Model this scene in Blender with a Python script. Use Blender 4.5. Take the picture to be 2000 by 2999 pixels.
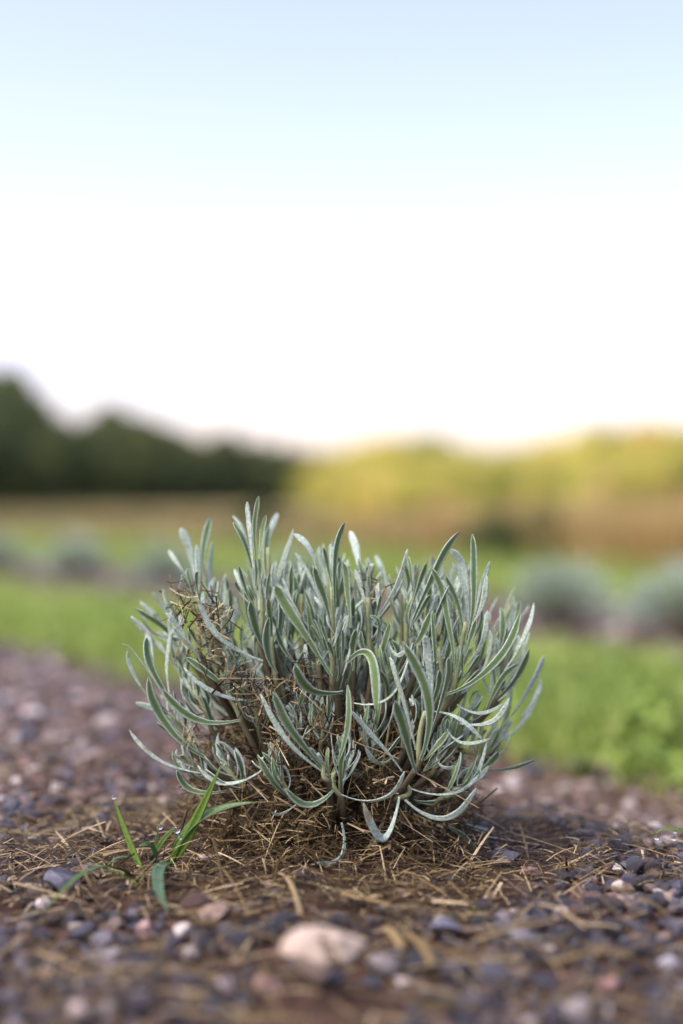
import bpy, bmesh, math, random
import numpy as np
from mathutils import Vector, noise

for o in list(bpy.data.objects):
    bpy.data.objects.remove(o)
sc = bpy.context.scene
COL = sc.collection
random.seed(7)
RNG = np.random.default_rng(7)

# ------------------------------------------------------------------ camera
CAMZ = 0.15
FPX = 50.0 / 24.0 * 2000.0          # focal length in photo pixels
cd = bpy.data.cameras.new('camera')
cam = bpy.data.objects.new('camera', cd)
COL.objects.link(cam)
cd.sensor_fit = 'HORIZONTAL'
cd.sensor_width = 24.0
cd.lens = 50.0
cd.clip_start = 0.02
cd.clip_end = 9000
cam.location = (0, 0, CAMZ)
cam.rotation_euler = (math.radians(90) - math.atan(19.5 / FPX), 0, 0)
cd.dof.use_dof = True
cd.dof.focus_distance = 0.582
cd.dof.aperture_fstop = 2.9
cd.dof.aperture_blades = 0
sc.camera = cam

# ------------------------------------------------------------------ sky, sun, exposure
SUN_EL = math.radians(55)
SUN_AZ = math.radians(118)            # measured from the view axis towards the left
world = bpy.data.worlds.new('World')
sc.world = world
world.use_nodes = True
nt = world.node_tree
nt.nodes.clear()
wo = nt.nodes.new('ShaderNodeOutputWorld')
bg = nt.nodes.new('ShaderNodeBackground')
sky = nt.nodes.new('ShaderNodeTexSky')
sky.sky_type = 'NISHITA'
sky.sun_disc = False
sky.sun_elevation = SUN_EL
sky.sun_rotation = -SUN_AZ
sky.altitude = 0
sky.air_density = 1.0
sky.dust_density = 2.0
sky.ozone_density = 1.0
wb = nt.nodes.new('ShaderNodeMix')
wb.data_type = 'RGBA'
wb.blend_type = 'MULTIPLY'
wb.inputs[0].default_value = 1.0
wb.inputs[7].default_value = (1.22, 0.96, 1.03, 1)
nt.links.new(sky.outputs[0], wb.inputs[6])
nt.links.new(wb.outputs[2], bg.inputs[0])
bg.inputs[1].default_value = 0.13
nt.links.new(bg.outputs[0], wo.inputs[0])

sd = bpy.data.lights.new('sun', 'SUN')
sd.energy = 1.5
sd.angle = math.radians(36)
sd.color = (1.0, 0.97, 0.88)
sun = bpy.data.objects.new('sun', sd)
COL.objects.link(sun)
to_sun = Vector((-math.sin(SUN_AZ) * math.cos(SUN_EL), math.cos(SUN_AZ) * math.cos(SUN_EL), math.sin(SUN_EL)))
sun.rotation_euler = to_sun.to_track_quat('Z', 'Y').to_euler()

vs = sc.view_settings
vs.view_transform = 'Standard'
vs.look = 'None'
vs.gamma = 1.0
vs.exposure = 1.5
vs.use_curve_mapping = False

# ------------------------------------------------------------------ helpers
def P(px, py, d):
    """a point that the photo shows at pixel (px, py), at distance d metres"""
    return np.array(((px - 1000.0) / FPX * d, d, CAMZ - (py - 1480.0) / FPX * d))

def mesh_obj(name, verts, faces, mat, parent=None, attrs=None, smooth=True, link=True, sharp=None):
    verts = np.asarray(verts, dtype=np.float32)
    me = bpy.data.meshes.new(name)
    if isinstance(faces, np.ndarray):
        nf, k = faces.shape
        me.vertices.add(len(verts))
        me.vertices.foreach_set('co', verts.ravel())
        me.loops.add(nf * k)
        me.loops.foreach_set('vertex_index', faces.astype(np.int32).ravel())
        me.polygons.add(nf)
        me.polygons.foreach_set('loop_start', np.arange(0, nf * k, k, dtype=np.int32))
        me.update(calc_edges=True)
    else:
        me.from_pydata([tuple(v) for v in verts], [], [tuple(int(i) for i in f) for f in faces])
    if attrs is not None:
        a = me.attributes.new('tint', 'FLOAT_COLOR', 'POINT')
        a.data.foreach_set('color', np.asarray(attrs, dtype=np.float32).ravel())
    if smooth:
        me.polygons.foreach_set('use_smooth', np.ones(len(me.polygons), dtype=bool))
    me.validate()
    me.update()
    if sharp:
        me.set_sharp_from_angle(angle=math.radians(sharp))
    if mat:
        me.materials.append(mat)
    o = bpy.data.objects.new(name, me)
    if link:
        COL.objects.link(o)
    if parent:
        o.parent = parent
    return o

def tag(o, label=None, cat=None, group=None, kind=None):
    if label: o['label'] = label
    if cat: o['category'] = cat
    if group: o['group'] = group
    if kind: o['kind'] = kind
    return o

def empty(name, loc=(0, 0, 0)):
    o = bpy.data.objects.new(name, None)
    o.location = loc
    o.empty_display_size = 0.02
    COL.objects.link(o)
    return o

def copy_tree(o, parent=None):
    c = o.copy()
    COL.objects.link(c)
    c.parent = parent
    for ch in list(o.children):
        copy_tree(ch, c)
    return c

class Geo:
    """collects vertices, quads/tris and a 4-float attribute per vertex"""
    def __init__(self):
        self.v, self.f, self.a, self.n = [], [], [], 0
    def add(self, v, f, a):
        self.v.append(np.asarray(v, dtype=np.float32))
        self.f += [tuple(i + self.n for i in q) for q in f]
        self.a.append(np.asarray(a, dtype=np.float32))
        self.n += len(v)
    def build(self, name, mat, parent=None, smooth=True):
        return mesh_obj(name, np.concatenate(self.v), self.f, mat, parent, np.concatenate(self.a), smooth)

def norm(v):
    v = np.asarray(v, float)
    return v / (np.linalg.norm(v) + 1e-12)

def smooth01(a, b, x):
    t = np.clip((x - a) / (b - a), 0, 1)
    return t * t * (3 - 2 * t)

# ------------------------------------------------------------------ materials
def new_mat(name):
    m = bpy.data.materials.new(name)
    m.use_nodes = True
    t = m.node_tree
    t.nodes.clear()
    out = t.nodes.new('ShaderNodeOutputMaterial')
    b = t.nodes.new('ShaderNodeBsdfPrincipled')
    t.links.new(b.outputs[0], out.inputs[0])
    return m, t, b, out

def N(t, kind, **kw):
    n = t.nodes.new(kind)
    for k, v in kw.items():
        setattr(n, k, v)
    return n

def ramp(t, stops, fac=None, interp='LINEAR'):
    r = N(t, 'ShaderNodeValToRGB')
    r.color_ramp.interpolation = interp
    el = r.color_ramp.elements
    while len(el) < len(stops):
        el.new(0.5)
    for e, (p, c) in zip(el, stops):
        e.position = p
        e.color = (*c, 1)
    if fac is not None:
        t.links.new(fac, r.inputs[0])
    return r

def noise_tex(t, scale, detail=4, rough=0.55, coord='Object'):
    tc = N(t, 'ShaderNodeTexCoord')
    n = N(t, 'ShaderNodeTexNoise')
    n.inputs['Scale'].default_value = scale
    n.inputs['Detail'].default_value = detail
    n.inputs['Roughness'].default_value = rough
    t.links.new(tc.outputs[coord], n.inputs['Vector'])
    return n

def mix(t, fac, a, b, blend='MIX'):
    m = N(t, 'ShaderNodeMix', data_type='RGBA', blend_type=blend)
    for idx, val in ((0, fac), (6, a), (7, b)):
        if hasattr(val, 'is_linked') or hasattr(val, 'links'):
            t.links.new(val, m.inputs[idx])
        elif idx == 0:
            m.inputs[0].default_value = val
        else:
            m.inputs[idx].default_value = (*val, 1)
    return m.outputs[2]

def math_n(t, op, a, b=None):
    m = N(t, 'ShaderNodeMath', operation=op)
    for i, v in enumerate((a, b)):
        if v is None: continue
        if hasattr(v, 'links'): t.links.new(v, m.inputs[i])
        else: m.inputs[i].default_value = v
    return m.outputs[0]

def bump(t, b, h, strength=0.4, dist=0.001):
    n = N(t, 'ShaderNodeBump')
    n.inputs['Strength'].default_value = strength
    n.inputs['Distance'].default_value = dist
    t.links.new(h, n.inputs['Height'])
    t.links.new(n.outputs[0], b.inputs['Normal'])

def tint_channels(t):
    a = N(t, 'ShaderNodeAttribute', attribute_name='tint')
    s = N(t, 'ShaderNodeSeparateColor')
    t.links.new(a.outputs['Color'], s.inputs[0])
    return a, s

def lavender_material(name, top_lo, top_hi, under_lo, under_hi):
    m, t, b, out = new_mat(name)
    a, s = tint_channels(t)         # R across, G underside, B random, A along
    n1 = noise_tex(t, 900, 5, 0.7)
    n2 = noise_tex(t, 90, 3)
    fe = ramp(t, [(0.32, (0, 0, 0)), (0.66, (1, 1, 1))], n1.outputs[0])
    top = mix(t, fe.outputs[0], top_lo, top_hi)
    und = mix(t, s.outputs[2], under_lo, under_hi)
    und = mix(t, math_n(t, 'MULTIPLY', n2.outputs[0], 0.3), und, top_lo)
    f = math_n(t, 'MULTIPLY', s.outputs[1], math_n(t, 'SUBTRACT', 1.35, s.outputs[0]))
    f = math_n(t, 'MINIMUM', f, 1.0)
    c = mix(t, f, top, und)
    c = mix(t, math_n(t, 'MULTIPLY', s.outputs[2], 0.28), c, (0.17, 0.27, 0.09))
    # browned patches and tips
    n4 = noise_tex(t, 55, 4, 0.7)
    al = math_n(t, 'MULTIPLY', math_n(t, 'POWER', a.outputs['Alpha'], 6.0), 0.10)
    br = ramp(t, [(0.62, (0, 0, 0)), (0.70, (0.75, 0.75, 0.75))], math_n(t, 'ADD', n4.outputs[0], al))
    c = mix(t, br.outputs[0], c, (0.24, 0.19, 0.10))
    rim = ramp(t, [(0.84, (0, 0, 0)), (1.0, (0.4, 0.4, 0.4))], s.outputs[0])
    c = mix(t, rim.outputs[0], c, (0.60, 0.66, 0.60))
    # small dark specks and scars
    n3 = noise_tex(t, 420, 2, 0.5)
    sp = ramp(t, [(0.27, (1, 1, 1)), (0.31, (0, 0, 0))], n3.outputs[0])
    c = mix(t, math_n(t, 'MULTIPLY', sp.outputs[0], 0.55), c, (0.10, 0.09, 0.05))
    t.links.new(c, b.inputs['Base Color'])
    b.inputs['Roughness'].default_value = 0.72
    b.inputs['Specular IOR Level'].default_value = 0.3
    b.inputs['Sheen Weight'].default_value = 0.15
    b.inputs['Sheen Roughness'].default_value = 0.45
    b.inputs['Sheen Tint'].default_value = (0.93, 0.97, 1, 1)
    bump(t, b, n1.outputs[0], 0.7, 0.0008)
    tr = N(t, 'ShaderNodeBsdfTranslucent')
    t.links.new(mix(t, 0.6, c, (0.22, 0.34, 0.08)), tr.inputs[0])
    mx = N(t, 'ShaderNodeMixShader')
    mx.inputs[0].default_value = 0.22
    t.links.new(b.outputs[0], mx.inputs[1])
    t.links.new(tr.outputs[0], mx.inputs[2])
    t.links.new(mx.outputs[0], out.inputs[0])
    return m

M = {}
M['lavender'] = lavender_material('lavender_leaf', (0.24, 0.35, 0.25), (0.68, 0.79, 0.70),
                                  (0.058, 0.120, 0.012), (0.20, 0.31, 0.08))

def attr_colour_material(name, stops, rough=0.75, transl=0.0, noise_scale=300, noise_amt=0.35, tcol=None, spec=0.3, each=0.0):
    """colour picked from the per-vertex random value (blue channel)"""
    m, t, b, out = new_mat(name)
    a, s = tint_channels(t)
    r = ramp(t, stops, s.outputs[2])
    n = noise_tex(t, noise_scale, 4, 0.6)
    k = ramp(t, [(0.25, (1 - noise_amt,) * 3), (0.75, (1 + noise_amt * 0.6,) * 3)], n.outputs[0])
    c = mix(t, 1.0, r.outputs[0], k.outputs[0], 'MULTIPLY')
    if each:
        oi = N(t, 'ShaderNodeObjectInfo')
        e_ = ramp(t, [(0, (1 - each, 1 - each * .8, 1 - each)), (.5, (1, 1, 1)), (1, (1 + each * .8, 1 + each * .55, 1 + each * .2))], oi.outputs['Random'])
        c = mix(t, 1.0, c, e_.outputs[0], 'MULTIPLY')
    t.links.new(c, b.inputs['Base Color'])
    b.inputs['Roughness'].default_value = rough
    b.inputs['Specular IOR Level'].default_value = spec
    bump(t, b, n.outputs[0], 0.35, 0.0006)
    if transl:
        tr = N(t, 'ShaderNodeBsdfTranslucent')
        if tcol: tr.inputs[0].default_value = (*tcol, 1)
        else: t.links.new(c, tr.inputs[0])
        mx = N(t, 'ShaderNodeMixShader')
        mx.inputs[0].default_value = transl
        t.links.new(b.outputs[0], mx.inputs[1])
        t.links.new(tr.outputs[0], mx.inputs[2])
        t.links.new(mx.outputs[0], out.inputs[0])
    return m

M['straw'] = attr_colour_material('dry_straw', [(0.0, (0.016, 0.009, 0.005)), (0.3, (0.045, 0.025, 0.012)), (0.55, (0.090, 0.070, 0.022)),
                                                (0.78, (0.23, 0.165, 0.065)), (1.0, (0.58, 0.48, 0.29))], 0.6, 0.15, 700, 0.3)
M['stem'] = attr_colour_material('lavender_stem', [(0, (0.05, 0.036, 0.022)), (0.35, (0.10, 0.08, 0.045)), (0.8, (0.19, 0.21, 0.10)), (1, (0.27, 0.31, 0.15))], 0.8, 0, 600, 0.3)
M['grass'] = attr_colour_material('grass_blade', [(0, (0.10, 0.17, 0.03)), (0.4, (0.22, 0.33, 0.055)), (0.75, (0.34, 0.43, 0.09)), (1, (0.50, 0.44, 0.18))],
                                  0.5, 0.35, 60, 0.25)
M['weed'] = attr_colour_material('weed_blade', [(0, (0.075, 0.15, 0.075)), (0.5, (0.085, 0.18, 0.028)), (1, (0.18, 0.30, 0.035))], 0.42, 0.35, 900, 0.35, None, 0.5)
M['dry_grass'] = attr_colour_material('dry_grass', [(0, (0.34, 0.22, 0.10)), (0.4, (0.52, 0.36, 0.15)), (0.75, (0.62, 0.48, 0.20)), (1, (0.48, 0.47, 0.18))],
                                      0.7, 0.35, 30, 0.3)
M['meadow'] = attr_colour_material('meadow_grass', [(0, (0.13, 0.12, 0.05)), (0.5, (0.24, 0.19, 0.085)), (1, (0.22, 0.24, 0.08))], 0.7, 0.3, 30, 0.3)
M['tree_dark'] = attr_colour_material('shade_tint_leaf', [(0, (0.06, 0.095, 0.05)), (0.5, (0.10, 0.145, 0.065)), (1, (0.26, 0.28, 0.08))], 0.6, 0.25, 2, 0.3, each=.4)  # the row's shaded side is put into this dark leaf colour
M['tree_yellow'] = attr_colour_material('sunlit_tint_leaf', [(0, (0.28, 0.34, 0.07)), (0.45, (0.58, 0.58, 0.12)), (0.75, (0.72, 0.66, 0.18)), (1, (0.72, 0.52, 0.28))],
                                        0.6, 0.45, 2, 0.3, each=.35)  # sunshine on the far trees is put into this bright leaf colour
M['shrub'] = attr_colour_material('shrub_leaf', [(0, (0.04, 0.07, 0.02)), (1, (0.10, 0.14, 0.04))], 0.6, 0.25, 20, 0.3)
M['bark'] = attr_colour_material('bark', [(0, (0.10, 0.075, 0.05)), (1, (0.18, 0.14, 0.10))], 0.9, 0, 25, 0.5)

def stone_material(name, stops=None, col=None):
    m, t, b, out = new_mat(name)
    oi = N(t, 'ShaderNodeObjectInfo')
    if stops:
        a, s = tint_channels(t)
        r = ramp(t, stops, s.outputs[2], 'CONSTANT')
        base = r.outputs[0]
    else:
        rgb = N(t, 'ShaderNodeRGB'); rgb.outputs[0].default_value = (*col, 1)
        base = rgb.outputs[0]
    n = noise_tex(t, 260, 6, 0.65)
    n2 = noise_tex(t, 1500, 3, 0.6)
    k = ramp(t, [(0.28, (0.62, 0.62, 0.62)), (0.72, (1.28, 1.26, 1.24))], n.outputs[0])
    c = mix(t, 1.0, base, k.outputs[0], 'MULTIPLY')
    # dusty brown film
    n3 = noise_tex(t, 75, 3)
    d = ramp(t, [(0.45, (0, 0, 0)), (0.75, (0.4,) * 3)], n3.outputs[0])
    c = mix(t, d.outputs[0], c, (0.115, 0.078, 0.054))
    t.links.new(c, b.inputs['Base Color'])
    b.inputs['Roughness'].default_value = 0.62
    b.inputs['Specular IOR Level'].default_value = 0.45
    hm = math_n(t, 'ADD', math_n(t, 'MULTIPLY', n.outputs[0], 1.6), math_n(t, 'MULTIPLY', n2.outputs[0], .5))
    bump(t, b, hm, 0.7, 0.0010)
    return m

GREYS = [(0.0, (0.026, 0.029, 0.042)), (0.14, (0.050, 0.054, 0.076)), (0.30, (0.085, 0.088, 0.112)), (0.44, (0.055, 0.041, 0.036)),
         (0.56, (0.105, 0.066, 0.050)), (0.70, (0.165, 0.108, 0.082)), (0.84, (0.22, 0.172, 0.145)), (0.93, (0.46, 0.42, 0.39))]
M['gravel'] = stone_material('gravel_stone', GREYS)

# ground: gravel-brown soil on the planted ridges, green between them, dry meadow farther out
ROWU = np.array((-0.585, 0.811)); ROWN = np.array((0.811, 0.585))
def qcoord(x, y):
    return x * ROWN[0] + (y - 0.635) * ROWN[1]
def pcoord(x, y):
    return x * ROWU[0] + (y - 0.635) * ROWU[1]

def ground_material():
    m, t, b, out = new_mat('ground_soil')
    a, s = tint_channels(t)        # R: grass cover, G: dry meadow
    n1 = noise_tex(t, 120, 6, 0.7)
    soil = ramp(t, [(0.3, (0.018, 0.012, 0.008)), (0.5, (0.060, 0.033, 0.022)), (0.62, (0.115, 0.064, 0.044)), (0.75, (0.075, 0.063, 0.06))], n1.outputs[0])
    n2 = noise_tex(t, 14, 5, 0.6)
    gr = ramp(t, [(0.3, (0.07, 0.11, 0.025)), (0.6, (0.13, 0.19, 0.04)), (0.8, (0.22, 0.22, 0.07))], n2.outputs[0])
    n3 = noise_tex(t, 0.8, 5, 0.6)
    dr = ramp(t, [(0.3, (0.20, 0.20, 0.08)), (0.6, (0.33, 0.26, 0.12)), (0.8, (0.26, 0.28, 0.10))], n3.outputs[0])
    c = mix(t, s.outputs[0], soil.outputs[0], gr.outputs[0])
    c = mix(t, s.outputs[1], c, dr.outputs[0])
    t.links.new(c, b.inputs['Base Color'])
    b.inputs['Roughness'].default_value = 0.95
    b.inputs['Specular IOR Level'].default_value = 0.2
    bump(t, b, n1.outputs[0], 0.8, 0.004)
    return m
M['ground'] = ground_material()

m, t, b, out = new_mat('water_drop')
b.inputs['Base Color'].default_value = (1, 1, 1, 1)
b.inputs['Roughness'].default_value = 0.0
b.inputs['IOR'].default_value = 1.33
b.inputs['Transmission Weight'].default_value = 1.0
M['water'] = m

# ------------------------------------------------------------------ ground
def H(x, y):
    x = np.asarray(x, float); y = np.asarray(y, float)
    q = qcoord(x, y)
    h = -0.036 * smooth01(0.07, 0.30, q) - 0.02 * smooth01(0.35, 0.6, -q)
    h = h - 0.020 * smooth01(0.5, 1.3, q)
    r2 = x * x + (y - 0.63) ** 2
    h = h + 0.007 * np.exp(-r2 / 0.05 ** 2)
    near = np.exp(-r2 / 4.0)
    h = h + near * (0.0016 * np.sin(41 * x + 17 * y) * np.sin(37 * y - 11 * x + 1.0) + 0.0015 * np.sin(95 * x - 60 * y) * np.sin(70 * y + 50 * x))
    return h

def axis(lo, hi, fine_lo, fine_hi, step, grow=1.22):
    a = list(np.arange(fine_lo, fine_hi + 1e-9, step))
    s = step
    v = fine_hi
    while v < hi:
        s *= grow; v = min(v + s, hi); a.append(v)
    s = step; v = fine_lo
    while v > lo:
        s *= grow; v = max(v - s, lo); a.insert(0, v)
    return np.array(a)

gx = axis(-4000, 4000, -0.9, 0.9, 0.012)
gy = axis(-3000, 5000, 0.2, 2.2, 0.012)
GX, GY = np.meshgrid(gx, gy)
GZ = H(GX, GY)
gv = np.stack([GX.ravel(), GY.ravel(), GZ.ravel()], 1)
nx, ny = len(gx), len(gy)
idx = np.arange(nx * ny).reshape(ny, nx)
gf = np.stack([idx[:-1, :-1].ravel(), idx[:-1, 1:].ravel(), idx[1:, 1:].ravel(), idx[1:, :-1].ravel()], 1)
Q = qcoord(gv[:, 0], gv[:, 1])
wob = 0.03 * np.sin(9 * pcoord(gv[:, 0], gv[:, 1])) + 0.02 * np.sin(23 * pcoord(gv[:, 0], gv[:, 1]) + 1)
grassm = smooth01(0.35, 0.42, Q + wob) * (1 - smooth01(0.88, 0.96, Q + wob)) + smooth01(1.68, 1.78, Q + wob) + smooth01(0.75, 0.85, -Q)
drym = smooth01(3.0, 3.6, Q + wob)
ga = np.stack([np.clip(grassm, 0, 1), drym, np.zeros_like(Q), np.ones_like(Q)], 1)
ground = mesh_obj('ground', gv, gf, M['ground'], attrs=ga)
tag(ground, 'brown stony soil ridge with green strips and dry meadow beyond', 'ground', kind='structure')

# ------------------------------------------------------------------ stones
def ico(sub):
    bm = bmesh.new()
    bmesh.ops.create_icosphere(bm, subdivisions=sub, radius=1)
    v = np.array([x.co[:] for x in bm.verts]); f = np.array([[q.index for q in fc.verts] for fc in bm.faces])
    bm.free()
    return v, f
ICO = {1: ico(1), 2: ico(2), 3: ico(3), 4: ico(4)}

def stone_shape(sub, rng, planes=7, cut=(0.55, 0.85)):
    v, f = ICO[sub]
    v = v.copy()
    for _ in range(planes):
        n = norm(rng.normal(size=3)); c = rng.uniform(*cut)
        d = v @ n - c
        v -= np.outer(np.maximum(d, 0), n)
    v *= 1 + 0.05 * np.sin(v[:, :1] * 5 + rng.uniform(0, 6)) * np.sin(v[:, 1:2] * 4 + rng.uniform(0, 6))
    return v / np.abs(v).max(axis=0), f

def rot_z(a):
    c, s = math.cos(a), math.sin(a)
    return np.array(((c, -s, 0), (s, c, 0), (0, 0, 1)))
def rot_x(a):
    c, s = math.cos(a), math.sin(a)
    return np.array(((1, 0, 0), (0, c, -s), (0, s, c)))

SH1 = [stone_shape(2, RNG, 12, (.38, .72)) for _ in range(10)]   # sub 2 in bmesh = 80 tris
SH0 = [stone_shape(1, RNG, 6, (.5, .8)) for _ in range(8)]
cand = []
def in_view(x, y, m=0.05):
    return (abs(x) < 0.245 * y + m) and y > 0.33
def scatter(y0, y1, step, smin, smax, qlo, qhi, keep=1.0):
    ys = np.arange(y0, y1, step)
    for yy in ys:
        xr = 0.25 * yy + 0.10
        for xx in np.arange(-xr, xr, step):
            if RNG.random() > keep: continue
            x = xx + RNG.uniform(-.5, .5) * step; y = yy + RNG.uniform(-.5, .5) * step
            q = qcoord(x, y) + 0.02 * math.sin(20 * pcoord(x, y))
            if not (qlo < q < qhi): continue
            if q > .10 and y > .66 and RNG.random() < .55: continue
            r = math.hypot(x, (y - 0.62))
            if r < 0.105 and RNG.random() < 0.88: continue
            if 0.105 <= r < 0.17 and x < 0.05 and RNG.random() < 0.45: continue
            if abs(x + .006) < .022 and .392 < y < .446: continue
            s = smin * (smax / smin) ** (RNG.random() ** 2.2)
            cand.append((x, y, s))
scatter(0.32, 0.80, 0.0062, 0.0022, 0.0056, -0.9, 0.36)
scatter(0.32, 0.80, 0.015, 0.0048, 0.0074, -0.9, 0.36, 0.45)
scatter(0.80, 0.95, 0.0075, 0.0028, 0.0065, -0.9, 0.36)
scatter(0.95, 1.9, 0.011, 0.0045, 0.009, -0.9, 0.36)
scatter(1.5, 5.0, 0.03, 0.010, 0.016, 0.93, 1.72)
# the stones that show largest become pieces of their own
score = [(-(s / y) * (1.0 if (in_view(x, y, -0.01) and y < 0.95 and y > 0.40) else 0.0), i) for i, (x, y, s) in enumerate(cand)]
score.sort()
own = set(i for sc_, i in score[:290])
gg_near = {'v': [], 'f': [], 'a': [], 'n': 0}
def stone_tf(s, rng):
    sc3 = np.array((rng.uniform(.8, 1.25), rng.uniform(.7, 1.0), rng.uniform(.5, .8))) * s
    return sc3, rot_z(rng.uniform(0, 6.28)) @ rot_x(rng.normal(0, .35))
stone_meshes = {}
for i, (x, y, s) in enumerate(cand):
    sc3, R = stone_tf(s, RNG)
    z = float(H(x, y)) + sc3[2] * RNG.uniform(0.3, 0.8)
    blu = 0.62 if x > 0.03 or y < 0.56 else 0.9
    c = RNG.random() * (1.0 if RNG.random() < 0.55 else 0.44)
    if 0.72 < y and RNG.random() < (0.65 if x < 0 else 0.85): c = RNG.uniform(0.52, 0.99)
    if i in own:
        k = RNG.integers(0, 10); cb = int(c * 12)
        key = (int(k), cb)
        if key not in stone_meshes:
            v, f = SH1[k]
            at = np.tile((0, 0, (cb + .5) / 12, 1), (len(v), 1))
            o = mesh_obj('gravel_stone', v, f, M['gravel'], ground, at, sharp=28)
            stone_meshes[key] = o.data
        else:
            o = bpy.data.objects.new('gravel_stone', stone_meshes[key])
            COL.objects.link(o); o.parent = ground
        e = Vector((0, 0, 0))
        from mathutils import Matrix
        o.matrix_world = Matrix.Translation((x, y, z)) @ Matrix(R.tolist()).to_4x4() @ Matrix.Diagonal((*sc3, 1))
    else:
        v, f = (SH1 if y < 0.8 else SH0)[RNG.integers(0, 8)]
        vv = (v * sc3) @ R.T + (x, y, z)
        gg_near['v'].append(vv); gg_near['f'].append(f + gg_near['n']); gg_near['n'] += len(v)
        gg_near['a'].append(np.tile((0, 0, c, 1), (len(v), 1)))
o = mesh_obj('gravel', np.concatenate(gg_near['v']), np.concatenate(gg_near['f']), M['gravel'], ground, np.concatenate(gg_near['a']), sharp=28)
tag(o, kind='stuff')

# distinctive stones: (px, py of the centre, half width px, half height px, colour, name, label)
def loose_stone(name, px, py, hw, hh, col, label, group=None, seed=1, planes=7, cut=(0.6, 0.9), tilt=0.0, rz=None, deep=0.8, sink=0.25):
    rng = np.random.default_rng(seed)
    # distance from the ground under the stone's foot
    d = 0.6
    for _ in range(12):
        X = (px - 1000) / FPX * d
        zf = float(H(X, d)) + 0.001
        d = 0.5 * d + 0.5 * (CAMZ - zf) * FPX / (py + hh * (1 - sink) - 1480)
    v, f = stone_shape(4, rng, planes + 5, (.45, .82))
    a = hw / FPX * d; h = hh / FPX * d
    R = rot_z(rng.uniform(0, 6.28) if rz is None else rz)
    v = v @ R.T
    v = v / np.abs(v).max(axis=0)
    if tilt:
        c, s = math.cos(tilt), math.sin(tilt)
        v = v @ np.array(((c, 0, -s), (0, 1, 0), (s, 0, c))).T
    v = v * (a, a * deep, h)
    for i in range(len(v)):
        v[i] *= 1 + 0.035 * noise.noise(Vector(v[i]) * (2.2 / a) + Vector((seed, 0, 0)))
    X = (px - 1000) / FPX * d
    base = np.array((X, d + a * 0.3, CAMZ - (py - 1480) / FPX * d))
    m = stone_material(name + '_rock', None, tuple(c_ * .72 for c_ in col))
    zb = v[:, 2].min()
    o = mesh_obj(name, v - (0, 0, zb), f, m, sharp=30)
    o.location = base + (0, 0, zb)
    tag(o, label, 'stone', group)
    return o
beige = []
# big pale stone, two lobes with a notch
def big_stone():
    d = 0.429
    v, f = ICO[4]
    v = v.copy()
    rng = np.random.default_rng(5)
    for n, c in (((-1, -.25, .15), .72), ((-.1, -1, .30), .52), ((.75, -.75, .25), .62), ((.05, -.15, 1), .58), ((.55, .1, .85), .66), ((-.6, -.1, .8), .70), ((.95, -.2, -.35), .74), ((-.35, -.8, -.5), .66), ((-.8, -.3, -.55), .70)):
        n = norm(n); dd = v @ n - c
        v -= np.outer(np.maximum(dd, 0), n)
    out = []
    for p in v:
        x, y, z = p
        # the underside rises to the right, the left lobe reaches down
        low = 0.0
        if x > 0.05:
            z = z if z > 0 else z * (1 - 0.55 * min(1, (x - 0.05) / 0.35))
        if x < 0.05 and z < 0: z *= 1.25
        # fold between the lobes on the front
        g = math.exp(-((x - 0.20 + 0.25 * (z)) / 0.08) ** 2) * (1 if y < 0.3 else 0)
        y += 0.75 * g * (1.0 - 0.75 * z)
        z -= 0.10 * g
        g2 = math.exp(-((x + 0.2) / 0.05) ** 2) * math.exp(-((z - 0.55) / 0.25) ** 2) * (1 if y < 0.2 else 0)
        y += 0.12 * g2
        s = 1 + 0.05 * noise.noise(Vector((x * 2.5, y * 2.5, z * 2.5))) + .018 * noise.noise(Vector((x * 9, y * 9, z * 9)))
        out.append((x * s, y * s, z * s))
    v = np.array(out)
    v /= np.abs(v).max(axis=0)
    a = 134 / FPX * d
    v = v * (a, a * 0.75, 92 / FPX * d)
    zb = v[:, 2].min()
    o = mesh_obj('beige_stone', v - (0, 0, zb), f, stone_material('beige_stone_rock', None, (0.47, 0.385, 0.295)), sharp=32)
    o.location = P(942, 2792, d) + (0, 0.004, zb)
    tag(o, 'large smooth pale beige stone with a deep notch, lying in straw', 'stone')
big_stone()
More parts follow.
